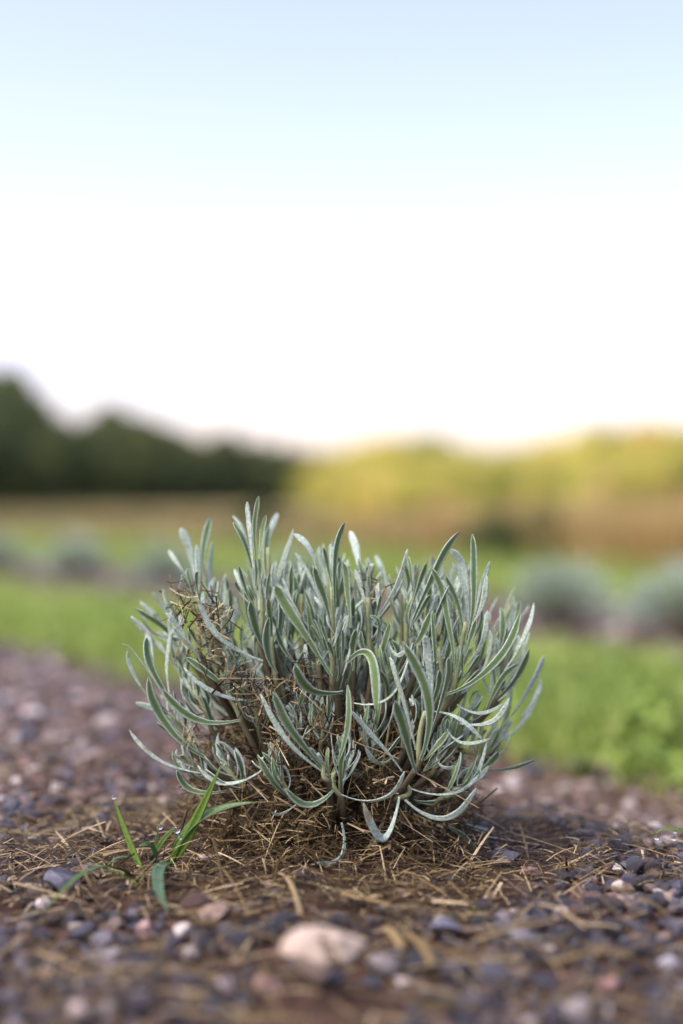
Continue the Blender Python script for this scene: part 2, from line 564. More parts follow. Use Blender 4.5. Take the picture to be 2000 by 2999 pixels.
STONES = [
    ('white_pebble', 530, 2728, 37, 30, (0.72, 0.66, 0.60), 'rounded white pebble beside the brown angular rock', 11, 4),
    ('pink_pebble', 421, 2728, 30, 32, (0.55, 0.36, 0.31), 'speckled pink and white pebble beside the white pebble', 12, 5),
    ('brown_rock', 630, 2680, 52, 42, (0.30, 0.21, 0.155), 'brown angular rock with a sharp edge behind the white pebble', 13, 6),
    ('blue_grey_rock', 180, 2585, 56, 38, (0.15, 0.16, 0.21), 'rough blue-grey rock under the arching grass blade', 14, 8),
    ('dark_pebble', 345, 2690, 30, 22, (0.10, 0.115, 0.14), 'smooth dark grey-green pebble left of the pink pebble', 15, 3),
    ('grey_pebble', 395, 2682, 26, 17, (0.19, 0.19, 0.23), 'flat blue-grey pebble touching the dark pebble', 16, 4),
    ('lilac_rock', 298, 2762, 38, 32, (0.22, 0.21, 0.24), 'pale lilac-grey angular rock among dark gravel', 17, 6),
    ('salmon_pebble', 778, 2888, 44, 34, (0.52, 0.34, 0.27), 'salmon pink pebble with a pale face beside the big beige stone', 18, 5),
    ('pale_pebble', 664, 2890, 30, 28, (0.50, 0.42, 0.41), 'pale pinkish pebble near the salmon pebble', 19, 5),
    ('cream_pebble', 226, 2978, 38, 40, (0.60, 0.50, 0.45), 'cream coloured pebble standing in dark gravel', 20, 5),
    ('slate_rock', 1305, 2722, 56, 30, (0.16, 0.17, 0.22), 'flat slate blue rock beside yellow straw', 21, 7),
    ('purple_pebble', 1478, 2692, 32, 20, (0.17, 0.155, 0.19), 'dark purple-grey pebble below the tan pebble', 22, 5),
    ('tan_pebble', 1424, 2643, 20, 16, (0.42, 0.29, 0.21), 'small round tan pebble set in straw', 23, 3),
    ('angular_grey_rock', 1530, 2745, 40, 28, (0.20, 0.20, 0.23), 'angular mid grey rock with a flat top', 24, 7),
    ('ivory_pebble', 1820, 2602, 28, 21, (0.62, 0.53, 0.45), 'ivory coloured pebble on the crest of the ridge', 25, 5),
    ('dusty_pebble', 1838, 2640, 30, 22, (0.46, 0.37, 0.30), 'dusty beige pebble below the ivory pebble', 26, 5),
    ('white_quartz', 1965, 2832, 44, 30, (0.66, 0.65, 0.70), 'bluish white quartz lump in front of the twigs', 27, 6),
    ('rose_pebble', 1775, 2885, 38, 32, (0.55, 0.33, 0.27), 'rose pink pebble with flat sides among dark stones', 28, 6),
    ('orange_pebble', 1552, 2552, 26, 18, (0.42, 0.25, 0.19), 'orange-brown pebble wedged between dark stones on the crest', 29, 4),
    ('charcoal_rock', 1495, 2520, 38, 24, (0.09, 0.095, 0.12), 'charcoal rock with a broad face on the crest', 30, 5),
    ('small_white_stone', 1812, 2545, 22, 14, (0.64, 0.60, 0.52), 'small chalk white stone on top of the crest', 31, 4),
    ('reddish_clod', 1175, 2625, 30, 20, (0.30, 0.18, 0.12), 'reddish clod of earth with straw across it', 32, 7),
    ('blush_rock', 590, 2525, 42, 22, (0.46, 0.34, 0.30), 'blush coloured flat rock behind the grass weed', 33, 6),
]
for n, px, py, hw, hh, colr, lab, sd_, pl in STONES:
    loose_stone(n, px, py, hw, hh, colr, lab, seed=sd_, planes=pl)

# ------------------------------------------------------------------ lavender leaves
T_W = np.array([0, .08, .2, .4, .62, .8, .9, .96, 1.0])
V_W = np.array([.32, .34, .46, .76, 1.0, .95, .78, .54, .14])
SEC = np.array([(-1, -.02), (-.8, .26), (-.42, .30), (0, .16), (.42, .30), (.8, .26), (1, -.02),
                (.86, -.30), (.62, -.16), (.3, -.02), (0, -.16), (-.3, -.02), (-.62, -.16), (-.86, -.30)])
SIDE = np.array([0, 0, 0, 0, 0, 0, 0, 0, .85, 1, .8, 1, .85, 0])

def leaf_geo(b, mdl, tip, width, up, rnd, n=14, twist=0.0, thick=1.0, hook=0.0):
    """a felted narrow leaf with rolled margins along b-mdl-tip; `up` is where its upper side faces"""
    b, mdl, tip = (np.asarray(q, float) for q in (b, mdl, tip))
    c = 2 * mdl - (b + tip) / 2
    ts = np.linspace(0, 1, n + 1)
    ts = ts ** 0.9
    pts = ((1 - ts) ** 2)[:, None] * b + (2 * ts * (1 - ts))[:, None] * c + (ts ** 2)[:, None] * tip
    L = np.linalg.norm(np.diff(pts, axis=0), axis=1).sum()
    if hook:
        pts += np.outer(np.maximum(ts - .72, 0) ** 2 * hook * L * 8, up)
    wv = np.cross(norm(tip - b), up)
    pts += np.outer(np.sin(ts * 7.5 + rnd * 50) * .012 * L * ts, wv) + np.outer(np.sin(ts * 11 + rnd * 90) * .008 * L * ts, up)
    tang = np.gradient(pts, axis=0)
    tang /= np.linalg.norm(tang, axis=1)[:, None]
    V = []; A = []
    wid = np.interp(ts, T_W, V_W) * width * 0.5
    ph = rnd * 40
    for i, t in enumerate(ts):
        tg = tang[i]
        u = up - tg * (up @ tg); u = norm(u)
        s = np.cross(tg, u)
        a = twist * (t - .4)
        u2 = u * math.cos(a) + s * math.sin(a); s2 = s * math.cos(a) - u * math.sin(a)
        w = wid[i] * (1 + 0.05 * math.sin(ph + t * 19))
        ht = width * 0.5 * thick * (0.35 + 0.65 * wid[i] / (width * 0.5))
        wl = w * (1 + .05 * math.sin(ph * 1.7 + t * 31)); 
        for (sx, hz), sd_ in zip(SEC, SIDE):
            V.append(pts[i] + s2 * sx * (wl if sx < 0 else w) + u2 * hz * ht)
            A.append((abs(sx), sd_, rnd, t))
    k = len(SEC)
    F = []
    for i in range(n):
        for j in range(k):
            j2 = (j + 1) % k
            F.append((i * k + j, i * k + j2, (i + 1) * k + j2, (i + 1) * k + j))
    F.append(tuple(range(n * k, n * k + k)))
    return np.array(V), F, np.array(A)

def tube_geo(pts, radii, rnd, k=7):
    pts = np.asarray(pts, float)
    tang = np.gradient(pts, axis=0)
    V, A, F = [], [], []
    for i, p in enumerate(pts):
        t = norm(tang[i])
        ref = np.array((0, 1, 0)) if abs(t[1]) < .8 else np.array((1, 0, 0))
        s = norm(np.cross(t, ref)); u = np.cross(s, t)
        for j in range(k):
            a = 2 * math.pi * j / k
            V.append(p + (s * math.cos(a) + u * math.sin(a)) * radii[i]); A.append((0, 0, rnd, i / (len(pts) - 1)))
    for i in range(len(pts) - 1):
        for j in range(k):
            j2 = (j + 1) % k
            F.append((i * k + j, i * k + j2, (i + 1) * k + j2, (i + 1) * k + j))
    F.append(tuple(range((len(pts) - 1) * k, len(pts) * k)))
    F.append(tuple(reversed(range(k))))
    return np.array(V), F, np.array(A)

def bez(b, m_, t_, n=10):
    b, m_, t_ = (np.asarray(q, float) for q in (b, m_, t_))
    c = 2 * m_ - (b + t_) / 2
    ts = np.linspace(0, 1, n + 1)[:, None]
    return (1 - ts) ** 2 * b + 2 * ts * (1 - ts) * c + ts ** 2 * t_

CROPS = {1: (350, 1430, 650 / 1568), 2: (950, 1500, 700 / 1568), 3: (350, 1950, 650 / 1568), 4: (900, 1950, 700 / 1568), 5: (100, 2300, 600 / 1568)}
D0 = 0.592
def CP(crop, x, y, dd):
    ox, oy, s = CROPS[crop]
    return P(ox + x * s, oy + y * s, D0 + dd)

# leaves read off the photo: crop, base, middle, tip, width, face (g underside, s upper side, m mixed), depth offsets base and tip
LEAVES = [
 (1,945,560,920,300,905,95,50,'s',.012,.014),(1,965,490,955,260,982,55,50,'g',.004,.0),(1,985,500,1005,340,1033,190,45,'m',.002,.004),
 (1,935,560,880,380,805,235,40,'m',.004,.0),(1,915,450,870,290,800,195,45,'s',.03,.04),(1,960,690,968,600,962,498,38,'g',.0,-.002),
 (1,935,810,885,700,845,545,38,'g',.002,.0),(1,905,800,850,730,815,660,30,'m',.002,.004),(1,890,760,835,640,815,570,35,'s',.01,.02),
 (1,955,790,925,730,905,680,26,'m',0,-.002),(1,1030,860,1045,720,1058,595,36,'g',.002,0),(1,1010,800,1000,700,1015,590,36,'s',.004,.006),
 (1,1030,1145,955,970,928,800,84,'g',.004,-.004),(1,1115,1310,1045,1150,1055,915,70,'g',.004,-.004),(1,1270,1260,1150,1120,1113,975,50,'g',.004,0),
 (1,1500,1330,1250,940,1100,685,88,'m',-.002,-.006),(1,1280,910,1200,760,1148,635,40,'s',.004,.008),(1,1030,900,1130,620,1222,285,50,'s',.014,.022),
 (1,1060,680,1030,500,1060,270,62,'g',.03,.04),(1,1050,400,1075,280,1120,175,52,'s',.04,.05),(1,1395,580,1340,420,1230,325,62,'s',.01,.012),
 (1,1470,930,1350,640,1245,455,36,'s',.014,.018),(1,1490,940,1440,750,1372,560,70,'g',.0,-.004),(1,1505,730,1475,560,1440,418,45,'g',.002,0),
 (1,1498,660,1500,520,1508,412,32,'s',.004,.006),(1,1460,900,1420,830,1378,765,32,'s',.0,.0),
 (1,1450,1130,1400,1000,1375,928,34,'m',0,0),(1,1460,1160,1400,1050,1348,968,36,'m',0,-.004),(1,1480,1110,1445,1000,1412,908,36,'m',.003,0),(1,1480,1150,1455,1050,1430,970,30,'m',-.003,-.005),
 (1,1575,1440,1350,1420,1240,1248,92,'g',-.012,-.03),
 (1,535,640,490,420,435,280,76,'s',.045,.05),(1,460,610,400,520,345,440,42,'s',.045,.05),(1,595,600,595,400,650,205,62,'g',.04,.045),
 (1,630,800,635,600,655,380,62,'s',.05,.055),(1,580,850,555,600,550,395,52,'s',.016,.02),(1,560,770,542,650,552,590,36,'g',.006,.004),
 (1,490,700,460,650,440,608,30,'m',.006,.004),(1,530,760,495,650,480,565,36,'m',.006,.006),(1,605,880,590,810,588,735,36,'s',.004,.006),
 (1,1010,1220,720,1060,550,788,56,'s',-.004,-.008),(1,570,1220,430,1000,325,885,46,'s',.002,0),(1,560,1190,470,1090,382,983,46,'s',0,-.004),
 (1,350,1445,335,1200,378,1000,36,'s',.014,.02),(1,450,1470,430,1250,425,1060,42,'s',.02,.03),(1,430,1290,425,1050,440,880,60,'s',.05,.06),
 (1,395,1560,230,1270,187,1056,70,'g',.002,0),(1,330,1500,150,1220,22,1096,40,'s',.004,.004),(1,215,1480,95,1310,60,1145,36,'s',.012,.012),
 (1,400,1230,220,1060,85,900,62,'s',.03,.036),(1,790,1450,620,1300,465,1200,60,'g',.0,-.004),(1,720,1000,735,910,800,858,32,'s',.002,.0),
 (1,575,1140,525,1050,490,992,36,'m',.002,.0),(1,700,1240,690,1080,705,900,40,'g',.014,.016),(1,800,1250,790,1080,820,930,40,'s',.018,.02),
 (1,250,1330,220,1160,200,1010,60,'s',.03,.034),(1,640,1230,620,1100,600,1010,44,'g',.012,.012),(1,760,1220,740,1120,690,1030,44,'s',.014,.018),
 (1,1180,1100,1190,980,1180,860,36,'s',.012,.012),(1,1120,1080,1100,960,1070,900,34,'g',.006,.006),(1,1240,900,1235,800,1250,715,34,'g',.008,.006),
 (1,1220,760,1235,680,1255,590,40,'s',.02,.024),(1,1310,1000,1290,850,1300,600,52,'g',.02,.026),(1,1350,900,1350,800,1350,700,44,'s',.016,.02),
 (1,880,1250,860,1100,875,960,44,'m',.008,.006),(1,1340,1330,1320,1200,1310,1100,40,'s',.008,.006),
 (3,610,650,330,420,207,78,78,'g',.004,0),(3,850,385,520,370,305,158,70,'g',-.002,-.006),(3,400,375,250,310,115,258,56,'s',.018,.024),
 (3,570,760,250,650,72,448,36,'s',.002,.0),(3,1030,720,760,835,552,703,46,'s',-.002,-.004),(3,760,885,520,880,402,742,56,'g',-.002,-.004),
 (3,510,520,430,380,370,250,52,'s',.018,.022),(3,1010,235,700,205,455,5,40,'s',.0,-.004),(3,1480,780,1190,530,990,200,48,'s',-.018,-.022),
 (3,1430,720,1230,470,1080,195,80,'g',-.022,-.034),(3,1510,880,1340,985,1172,868,66,'g',-.018,-.03),(3,1260,970,1150,1045,1073,1040,27,'s',-.01,-.016),
 (3,1260,300,1290,230,1312,150,52,'g',-.004,-.01),(3,820,240,760,120,740,-40,48,'s',.018,.02),(3,700,420,620,260,560,120,50,'s',.022,.026),
 (3,560,560,500,420,470,250,44,'s',.014,.016),(3,690,640,660,520,700,420,50,'s',.03,.03),(3,620,720,480,560,430,380,46,'s',.02,.026),
 (2,70,660,72,320,125,66,46,'m',.002,.0),(2,55,680,45,420,55,226,34,'s',.006,.008),(2,95,500,98,400,105,322,38,'g',.004,.004),
 (2,170,760,155,520,128,330,60,'m',.0,-.004),(2,250,450,215,280,170,125,78,'s',.03,.04),(2,425,540,385,400,338,280,46,'s',.04,.05),
 (2,365,660,470,480,552,242,36,'s',.004,.0),(2,580,520,565,390,548,288,32,'m',.004,.004),(2,575,560,590,430,595,336,32,'s',.006,.006),
 (2,580,580,605,440,620,338,30,'g',.006,.008),(2,570,620,625,460,668,332,40,'m',.004,.002),(2,560,770,720,400,888,125,60,'g',.004,-.004),
 (2,560,760,640,640,690,542,42,'g',.0,-.004),(2,855,1080,810,680,702,365,56,'m',.0,-.004),(2,915,870,880,620,796,415,46,'m',.002,.0),
 (2,940,660,920,400,825,246,72,'s',.006,.008),(2,935,880,930,560,843,326,36,'s',.004,.002),(2,935,840,985,500,962,142,60,'g',.0,-.002),
 (2,985,680,1030,490,1085,322,40,'s',.002,.0),(2,970,740,1040,590,1067,415,50,'s',-.002,-.002),(2,920,950,960,830,992,706,46,'g',-.004,-.008),
 (2,930,1010,1040,840,1070,645,50,'s',-.002,-.004),(2,800,1195,1100,1010,1287,660,66,'g',-.004,-.008),(2,1180,1040,1300,840,1375,595,40,'s',.01,.014),
 (2,1020,1080,1080,920,1085,776,56,'s',.01,.014),(2,825,980,770,690,672,505,62,'s',.014,.02),(2,882,860,880,790,880,728,26,'g',-.002,-.004),
 (2,565,890,645,800,692,655,62,'g',.002,-.004),(2,350,970,395,870,427,725,56,'g',.0,-.006),(2,190,1040,185,900,206,770,60,'g',-.002,-.006),
 (2,325,860,360,740,297,680,40,'g',.0,-.004),(2,150,985,300,950,345,1325,74,'m',-.01,-.02),(2,190,1252,430,1210,556,936,38,'s',-.004,-.012),
 (2,600,1560,500,1170,422,955,52,'s',-.014,-.018),(2,705,1290,690,1000,655,806,72,'s',-.016,-.022),(2,735,1120,722,900,708,645,36,'m',.0,-.004),
 (2,700,1450,800,1120,815,960,56,'m',-.016,-.024),(2,690,1320,745,1150,760,1036,52,'g',-.02,-.028),(2,650,1010,640,930,618,866,32,'s',-.002,-.006),
 (2,1060,1310,1150,1120,1268,994,52,'g',.006,.006),(2,1140,1240,1270,1080,1312,846,46,'s',.016,.02),(2,1220,1340,1350,1150,1438,945,56,'s',.03,.036),
 (2,1290,1340,1390,1210,1416,1095,50,'s',.034,.04),(2,1150,1010,1170,800,1160,626,62,'g',.026,.03),(2,1200,920,1230,720,1215,596,62,'s',.034,.04),
 (2,1230,800,1262,690,1276,584,46,'g',.028,.03),(2,870,1262,1020,1318,1185,1258,32,'s',-.002,-.004),(2,905,1100,905,1000,910,925,26,'m',-.004,-.008),
 (2,905,1090,970,1010,1018,936,36,'m',-.004,-.008),(2,860,1040,880,960,880,876,30,'m',-.004,-.008),(2,820,1210,930,1160,1015,1070,46,'s',.006,.006),
 (2,1080,1200,1120,1000,1130,820,54,'s',.02,.024),(2,290,980,250,880,240,780,36,'m',.0,-.002),(2,310,830,300,650,270,450,36,'s',.004,.002),(2,290,660,240,500,200,376,40,'s',.008,.012),
 (2,340,680,360,600,370,540,34,'m',.002,0),(2,300,600,290,480,290,376,32,'g',.004,.004),(2,350,640,345,540,355,462,36,'s',.006,.008),
 (2,430,880,480,940,530,905,40,'s',-.004,-.008),(2,60,880,90,780,110,690,36,'s',-.004,-.006),(2,110,880,130,780,155,676,40,'s',-.004,-.008),(2,120,990,120,880,122,768,32,'g',-.006,-.01),
 (2,80,1110,100,1040,88,960,30,'g',-.006,-.012),(2,120,1070,150,980,168,896,32,'s',-.006,-.012),(2,60,960,45,900,20,846,42,'g',-.004,-.01),
 (4,1000,378,1210,365,1328,212,46,'s',-.004,-.01),(4,835,300,1000,352,1158,492,38,'s',-.014,-.02),(4,915,415,1020,505,1205,480,32,'s',-.004,-.01),
 (4,660,800,1010,815,1182,505,42,'s',-.004,-.0),(4,1120,690,1200,640,1254,563,60,'g',.008,.006),(4,1180,682,1350,672,1498,618,38,'g',.014,.02),
 (4,640,880,900,1000,1110,810,56,'s',-.01,-.014),(4,605,860,500,1130,370,905,62,'s',-.018,-.034),(4,215,845,480,878,642,700,42,'s',-.014,-.024),
 (4,-10,895,80,885,165,818,30,'s',-.018,-.02),(4,165,700,255,450,266,128,46,'m',-.016,-.022),(4,620,690,450,480,275,298,42,'s',-.01,-.018),
 (4,575,585,470,640,380,538,40,'s',-.006,-.016),(4,712,700,640,450,582,228,80,'g',-.026,-.042),(4,742,620,795,250,632,-159,84,'g',-.024,-.034),
 (4,765,620,850,530,925,428,46,'m',-.018,-.022),(4,750,705,820,655,868,620,27,'g',-.012,-.016),(4,760,690,808,625,832,578,30,'g',-.01,-.012),
 (4,845,600,895,668,982,655,32,'s',.0,-.004),(4,1240,510,1430,350,1535,98,50,'s',.036,.044),(4,900,600,1030,676,1125,655,28,'g',.004,.004),
 (4,1000,955,1080,1055,1235,1085,40,'s',.03,.04),(4,870,1040,1000,1100,1125,1225,42,'m',.008,.012),(4,500,1030,455,1110,430,1200,44,'m',.0,-.006),
 (4,160,600,195,580,200,488,52,'s',-.004,-.008),(4,10,250,110,390,135,570,74,'s',.012,.018),(4,215,580,300,680,385,735,56,'s',.008,.008),
 (4,150,750,130,640,136,536,32,'m',-.02,-.026),(4,110,660,60,600,22,538,42,'s',-.02,-.026),(4,135,680,90,620,70,570,36,'s',-.022,-.028),(4,225,1030,225,1250,62,1297,54,'s',-.012,-.03),
 (4,1010,520,1050,420,1010,300,60,'s',.02,.024),(4,1060,560,1100,400,1090,250,60,'s',.026,.03),(4,960,560,985,470,960,330,70,'g',.014,.018),
 (4,1240,520,1300,350,1340,150,50,'s',.03,.036),(4,920,780,960,700,1020,600,60,'g',.02,.024),(4,700,880,800,900,880,870,44,'g',.006,.004),
]
SHOOTS = [(1,985,1100,965,560,.006),(1,1500,1400,1500,700,.003),(2,850,1190,930,720,.0),(2,320,1010,290,560,.004),(2,540,900,575,560,.006),
          (1,560,1180,560,680,.012),(4,735,640,775,300,-.02),(4,590,870,650,780,-.008),(3,1480,810,1450,690,-.02),(3,610,660,480,510,.006),
          (4,1120,690,1150,380,.012),(2,1180,1200,1190,860,.028),(1,1110,1380,1075,1050,.008),(1,690,1340,690,1000,.014),(3,860,395,780,220,.004),
          (2,750,1200,745,900,-.004),(1,1300,1180,1290,750,.018),(1,600,900,600,520,.045),(1,1060,800,1050,420,.034),(4,1240,560,1330,260,.034),
          (4,225,860,180,690,-.014),(2,600,1050,620,850,.004)]
lav = empty('lavender_plant', (0, 0.625, float(H(0, 0.625))))
tag(lav, 'young silvery green lavender bush full of dry clippings, sharp, on the stony ridge', 'lavender')
LO = np.array(lav.location)
CROWN = np.array((-0.003, 0.628, 0.012))
shoot_objs = []
def make_shoot(b, tp, r0=0.0012, r1=0.0009):
    b = np.asarray(b, float); tp = np.asarray(tp, float)
    start = CROWN + RNG.normal(0, .008, 3) * (1, 1, .2)
    low = start * 0.55 + b * 0.45 + (0, 0, -0.010)
    pts = np.concatenate([bez(start, low, b, 6), bez(b, (b + tp) / 2 + RNG.normal(0, .001, 3), tp, 6)[1:]])
    rr = np.interp(np.linspace(0, 1, len(pts)), [0, .5, 1], [r0 * 1.5, r0, r1])
    v, f, a = tube_geo(pts - LO, rr, 0.5)
    a[:, 2] = np.interp(a[:, 3], [0, .45, .6, 1], [0.05, .3, .85, 1])
    o = mesh_obj('shoot', v, f, M['stem'], lav, a)
    shoot_objs.append((o, pts))
    return o
for c, bx, by, tx, ty, dd in SHOOTS:
    make_shoot(CP(c, bx, by, dd), CP(c, tx, ty, dd))
def nearest_shoot(p):
    best, bo = 1e9, None
    for o, pts in shoot_objs:
        d = np.linalg.norm(pts[5:] - p, axis=1).min()
        if d < best: best, bo = d, o
    return bo
VIEW = np.array((0, 1.0, 0))
nleaf = 0
for (c, bx, by, mx_, my_, tx, ty, w, face, d0, d1) in LEAVES:
    s = CROPS[c][2]
    b_, t_ = CP(c, bx, by, d0), CP(c, tx, ty, d1)
    m_ = CP(c, mx_, my_, (d0 + d1) / 2 + RNG.normal(0, .0015))
    tg = norm(t_ - b_)
    side = norm(np.cross(tg, VIEW))
    ang = RNG.normal(0, .30)
    outw = 1.0 if (bx * s + CROPS[c][0]) > 1000 else -1.0
    if face == 'g': up = VIEW
    elif face == 'm':
        up = VIEW; ang = RNG.choice((-1, 1)) * RNG.uniform(.35, .75)
    else:
        up = -VIEW; ang = RNG.normal(0, .5)
    up = up * math.cos(ang) + side * math.sin(ang)
    width = w * s / FPX * (D0 + (d0 + d1) / 2) * (.84 if face != 'm' else .98)
    rnd = RNG.uniform(0, .4) if face == 'g' else (RNG.uniform(.15, .8) if face == 'm' else RNG.random())
    v, f, a = leaf_geo(b_, m_, t_, width, up, rnd, 14, RNG.normal(0, .35), RNG.uniform(.6, .9))
    mesh_obj('leaf', v - LO, f, M['lavender'], nearest_shoot(b_), a)
    nleaf += 1

# more shoots, grown: opposite pairs of leaves getting shorter towards the tip
def grow_shoot(base, tip, npairs, lmax, target, n=7, upbias=0.4, wscale=1.0):
    """adds leaves with target(v,f,a)"""
    base = np.asarray(base, float); tip = np.asarray(tip, float)
    ax = norm(tip - base)
    ref = norm(np.cross(ax, (0.2, 0.9, 0.3)))
    ph = RNG.uniform(0, 6.28)
    for k in range(npairs):
        tpos = (k + .3) / npairs
        p = base + (tip - base) * tpos
        L = lmax * (1.0 - 0.68 * tpos) * RNG.uniform(.6, 1.2)
        for sgn in (0, 1):
            a = ph + k * 1.57 + sgn * math.pi + RNG.normal(0, .25)
            side = norm(ref * math.cos(a) + np.cross(ax, ref) * math.sin(a))
            spread = RNG.uniform(.32, .85) * (1 - .6 * tpos)
            dirn = norm(ax * math.cos(spread) + side * math.sin(spread) + np.array((0, 0, upbias * .3)))
            up = norm(ax - side * 0.6)
            midp = p + dirn * L * .5 + side * L * RNG.uniform(.02, .20) + RNG.normal(0, .03, 3) * L
            tipp = p + dirn * L + np.array((0, 0, L * RNG.uniform(-.02, .12))) + RNG.normal(0, .0015, 3)
            w = RNG.uniform(.0019, .0031) * (0.65 + .35 * L / lmax) * wscale
            target(*leaf_geo(p, midp, tipp, w, up, RNG.random(), n, RNG.normal(0, .4)))

foliage = Geo()
def to_foliage(v, f, a): foliage.add(v - LO, f, a)
budget = [300 - nleaf]
def to_objects(v, f, a):
    if budget[0] > 0:
        budget[0] -= 1
        p = v[:14].mean(axis=0)
        mesh_obj('leaf', v - LO, f, M['lavender'], nearest_shoot(p), a)
    else:
        foliage.add(v - LO, f, a)
# front and crown fillers (pixel of shoot base, of its tip, depth offset)
FILL = [(620,1960,610,1760,.012),(690,1960,680,1740,.02),(760,1930,740,1690,.015),(820,1960,810,1720,.012),(870,1900,860,1690,.016),(930,1960,915,1800,.004),(1010,2000,1000,1840,-.002),(1110,1950,1100,1720,.012),(1180,1930,1180,1700,.014),(1240,1960,1240,1740,.01),(1290,1990,1290,1800,.004),(1130,2050,1130,1900,.0),(1060,1870,1055,1680,.02),(960,1830,950,1640,.02),(700,2060,640,1900,.008),(560,2030,500,1870,.022),(1430,2060,1480,1880,.014),(1390,2000,1420,1800,.018),(850,2060,850,1920,.004),(770,2050,760,1900,.008),(1210,2060,1220,1920,.002),
        (1340,1880,1340,1700,.025),(1000,1800,1000,1640,.03),(900,1800,890,1640,.03),(800,1800,780,1650,.035),(1100,1790,1110,1640,.034),(1220,1790,1230,1650,.034),(680,1860,640,1700,.04),(1300,1800,1330,1680,.04),(1440,1900,1500,1760,.04),(560,1900,500,1780,.045)]
for (bx, by, tx, ty, dd) in FILL:
    if dd > .022: ty += 45; by += 30
    else: dd += .008; ty += 12
    tx += RNG.normal(0, 14); bx += RNG.normal(0, 10)
    b_, t_ = P(bx, by, D0 + dd), P(tx, ty, D0 + dd + RNG.normal(0, .004))
    make_shoot(b_, b_ * .1 + t_ * .9, .0013, .0007)
    grow_shoot(b_, t_, 6, RNG.uniform(.022, .030), to_objects if dd < .02 else to_foliage, 8)
for (bx, by, tx, ty, dd) in [(760,2150,735,2010,.010),(860,2260,850,2130,.004),(1085,2240,1100,2110,.002),(620,2140,560,2010,.014),(1270,2260,1310,2130,.004),(1330,2190,1390,2060,.010),(560,2200,490,2080,.018),
                             (1390,2260,1470,2150,.016),(700,2080,690,1940,.010),(1300,2090,1330,1960,.006),(1240,1900,1250,1760,.010),(1040,1930,1035,1800,.008),(800,1900,790,1760,.010),(850,2340,800,2240,-.004),(1000,2320,1010,2210,-.010),(720,2310,650,2220,.002),(610,2290,530,2210,.010),(1290,2340,1380,2270,.002),(940,2180,935,2060,-.002),(1180,2200,1200,2080,.0)]:
    b_, t_ = P(bx, by, D0 + dd), P(tx, ty, D0 + dd - .002)
    make_shoot(b_, b_ * .1 + t_ * .9, .0011, .0006)
    grow_shoot(b_, t_, 6, RNG.uniform(.018, .026), to_foliage, 8)
# the far half of the bush and its inside
for i in range(52):
    az = RNG.uniform(0.0, math.pi) if i < 42 else RNG.uniform(math.pi, 2 * math.pi)
    el = RNG.uniform(0.25, 1.45)
    R = 0.054 + 0.024 * math.sin(el) * RNG.uniform(.5, 1)
    dirn = np.array((math.cos(az) * math.cos(el) * 1.05, math.sin(az) * math.cos(el), math.sin(el)))
    b_ = CROWN + dirn * R * (.45 if i < 42 else .3) + (0, 0, .018)
    t_ = CROWN + dirn * R * (1.0 if i < 42 else .66) + (0, 0, .028)
    v, f, a = tube_geo(bez(CROWN, CROWN * .5 + b_ * .5, t_, 8) - LO, np.linspace(.0017, .0008, 9), .3)
    foliage_st = a
    a[:, 2] = .35
    foliage.add(v, f, np.column_stack([np.ones(len(v)), np.zeros(len(v)), np.full(len(v), 1.0), a[:, 3]]))
    grow_shoot(b_, t_, 5, RNG.uniform(.024, .036), to_foliage, 7)
fo = foliage.build('inner_foliage', M['lavender'], lav)
tag(fo, kind='stuff')

# ------------------------------------------------------------------ straw
def ribbon(p0, p1, w, bend, rnd, n=3, up=None, taper=.6):
    p0 = np.asarray(p0, float); p1 = np.asarray(p1, float)
    ax = p1 - p0
    up = norm(RNG.normal(size=3)) if up is None else up
    s = norm(np.cross(ax, up))
    u = norm(np.cross(s, ax))
    V, F, A = [], [], []
    for i in range(n + 1):
        t = i / n
        c = p0 + ax * t + u * bend * 4 * t * (1 - t)
        ww = w * .5 * (1 - (1 - taper) * t)
        V += [c - s * ww, c + u * ww * .55, c + s * ww]
        A += [(0, 0, rnd, t)] * 3
    for i in range(n):
        k = i * 3
        F += [(k, k + 1, k + 4, k + 3), (k + 1, k + 2, k + 5, k + 4)]
    return V, F, A

litter = Geo()
def straw_on_ground(x, y, L, w, rnd, lift=0.0, tilt=.12):
    a = RNG.uniform(0, math.pi * 2)
    dx = np.array((math.cos(a), math.sin(a))) * L / 2
    z0 = float(H(x - dx[0], y - dx[1])); z1 = float(H(x + dx[0], y + dx[1]))
    z0 += RNG.uniform(.001, .006) + lift + max(0, RNG.normal(0, tilt)) * L * .5; z1 += RNG.uniform(.001, .006) + lift + max(0, RNG.normal(0, tilt)) * L * .5
    zc = max(0, float(H(x, y)) - (z0 + z1) / 2) + .002
    litter.add(*ribbon((x - dx[0], y - dx[1], z0), (x + dx[0], y + dx[1], z1), w, zc * .25 + RNG.normal(0, .012) * L, rnd, 3, np.array((RNG.normal(0, .2), RNG.normal(0, .2), 1))))
def straw_rnd():
    return float(np.clip(RNG.beta(1.4, 2.4), 0.02, 1)) if RNG.random() < .8 else float(RNG.uniform(.72, 1))
cnt = 0
while cnt < 7500:                    # thick mat of clippings round the foot of the bush
    r = 0.15 * math.sqrt(RNG.random()); a = RNG.uniform(0, 6.283)
    x = r * math.cos(a) * 1.15 - 0.012; y = 0.612 + r * math.sin(a) * .75
    if x > 0.06 and RNG.random() < .6: continue
    dens = 1 - r / .19
    if RNG.random() > dens: continue
    L = .004 * (6 ** (RNG.random() ** 1.6)); straw_on_ground(x, y, L, .0003 * 4.5 ** (RNG.random() ** 1.6), straw_rnd(), RNG.uniform(0, .010) * max(0, 1 - r / .11), .45)
    cnt += 1
cnt = 0
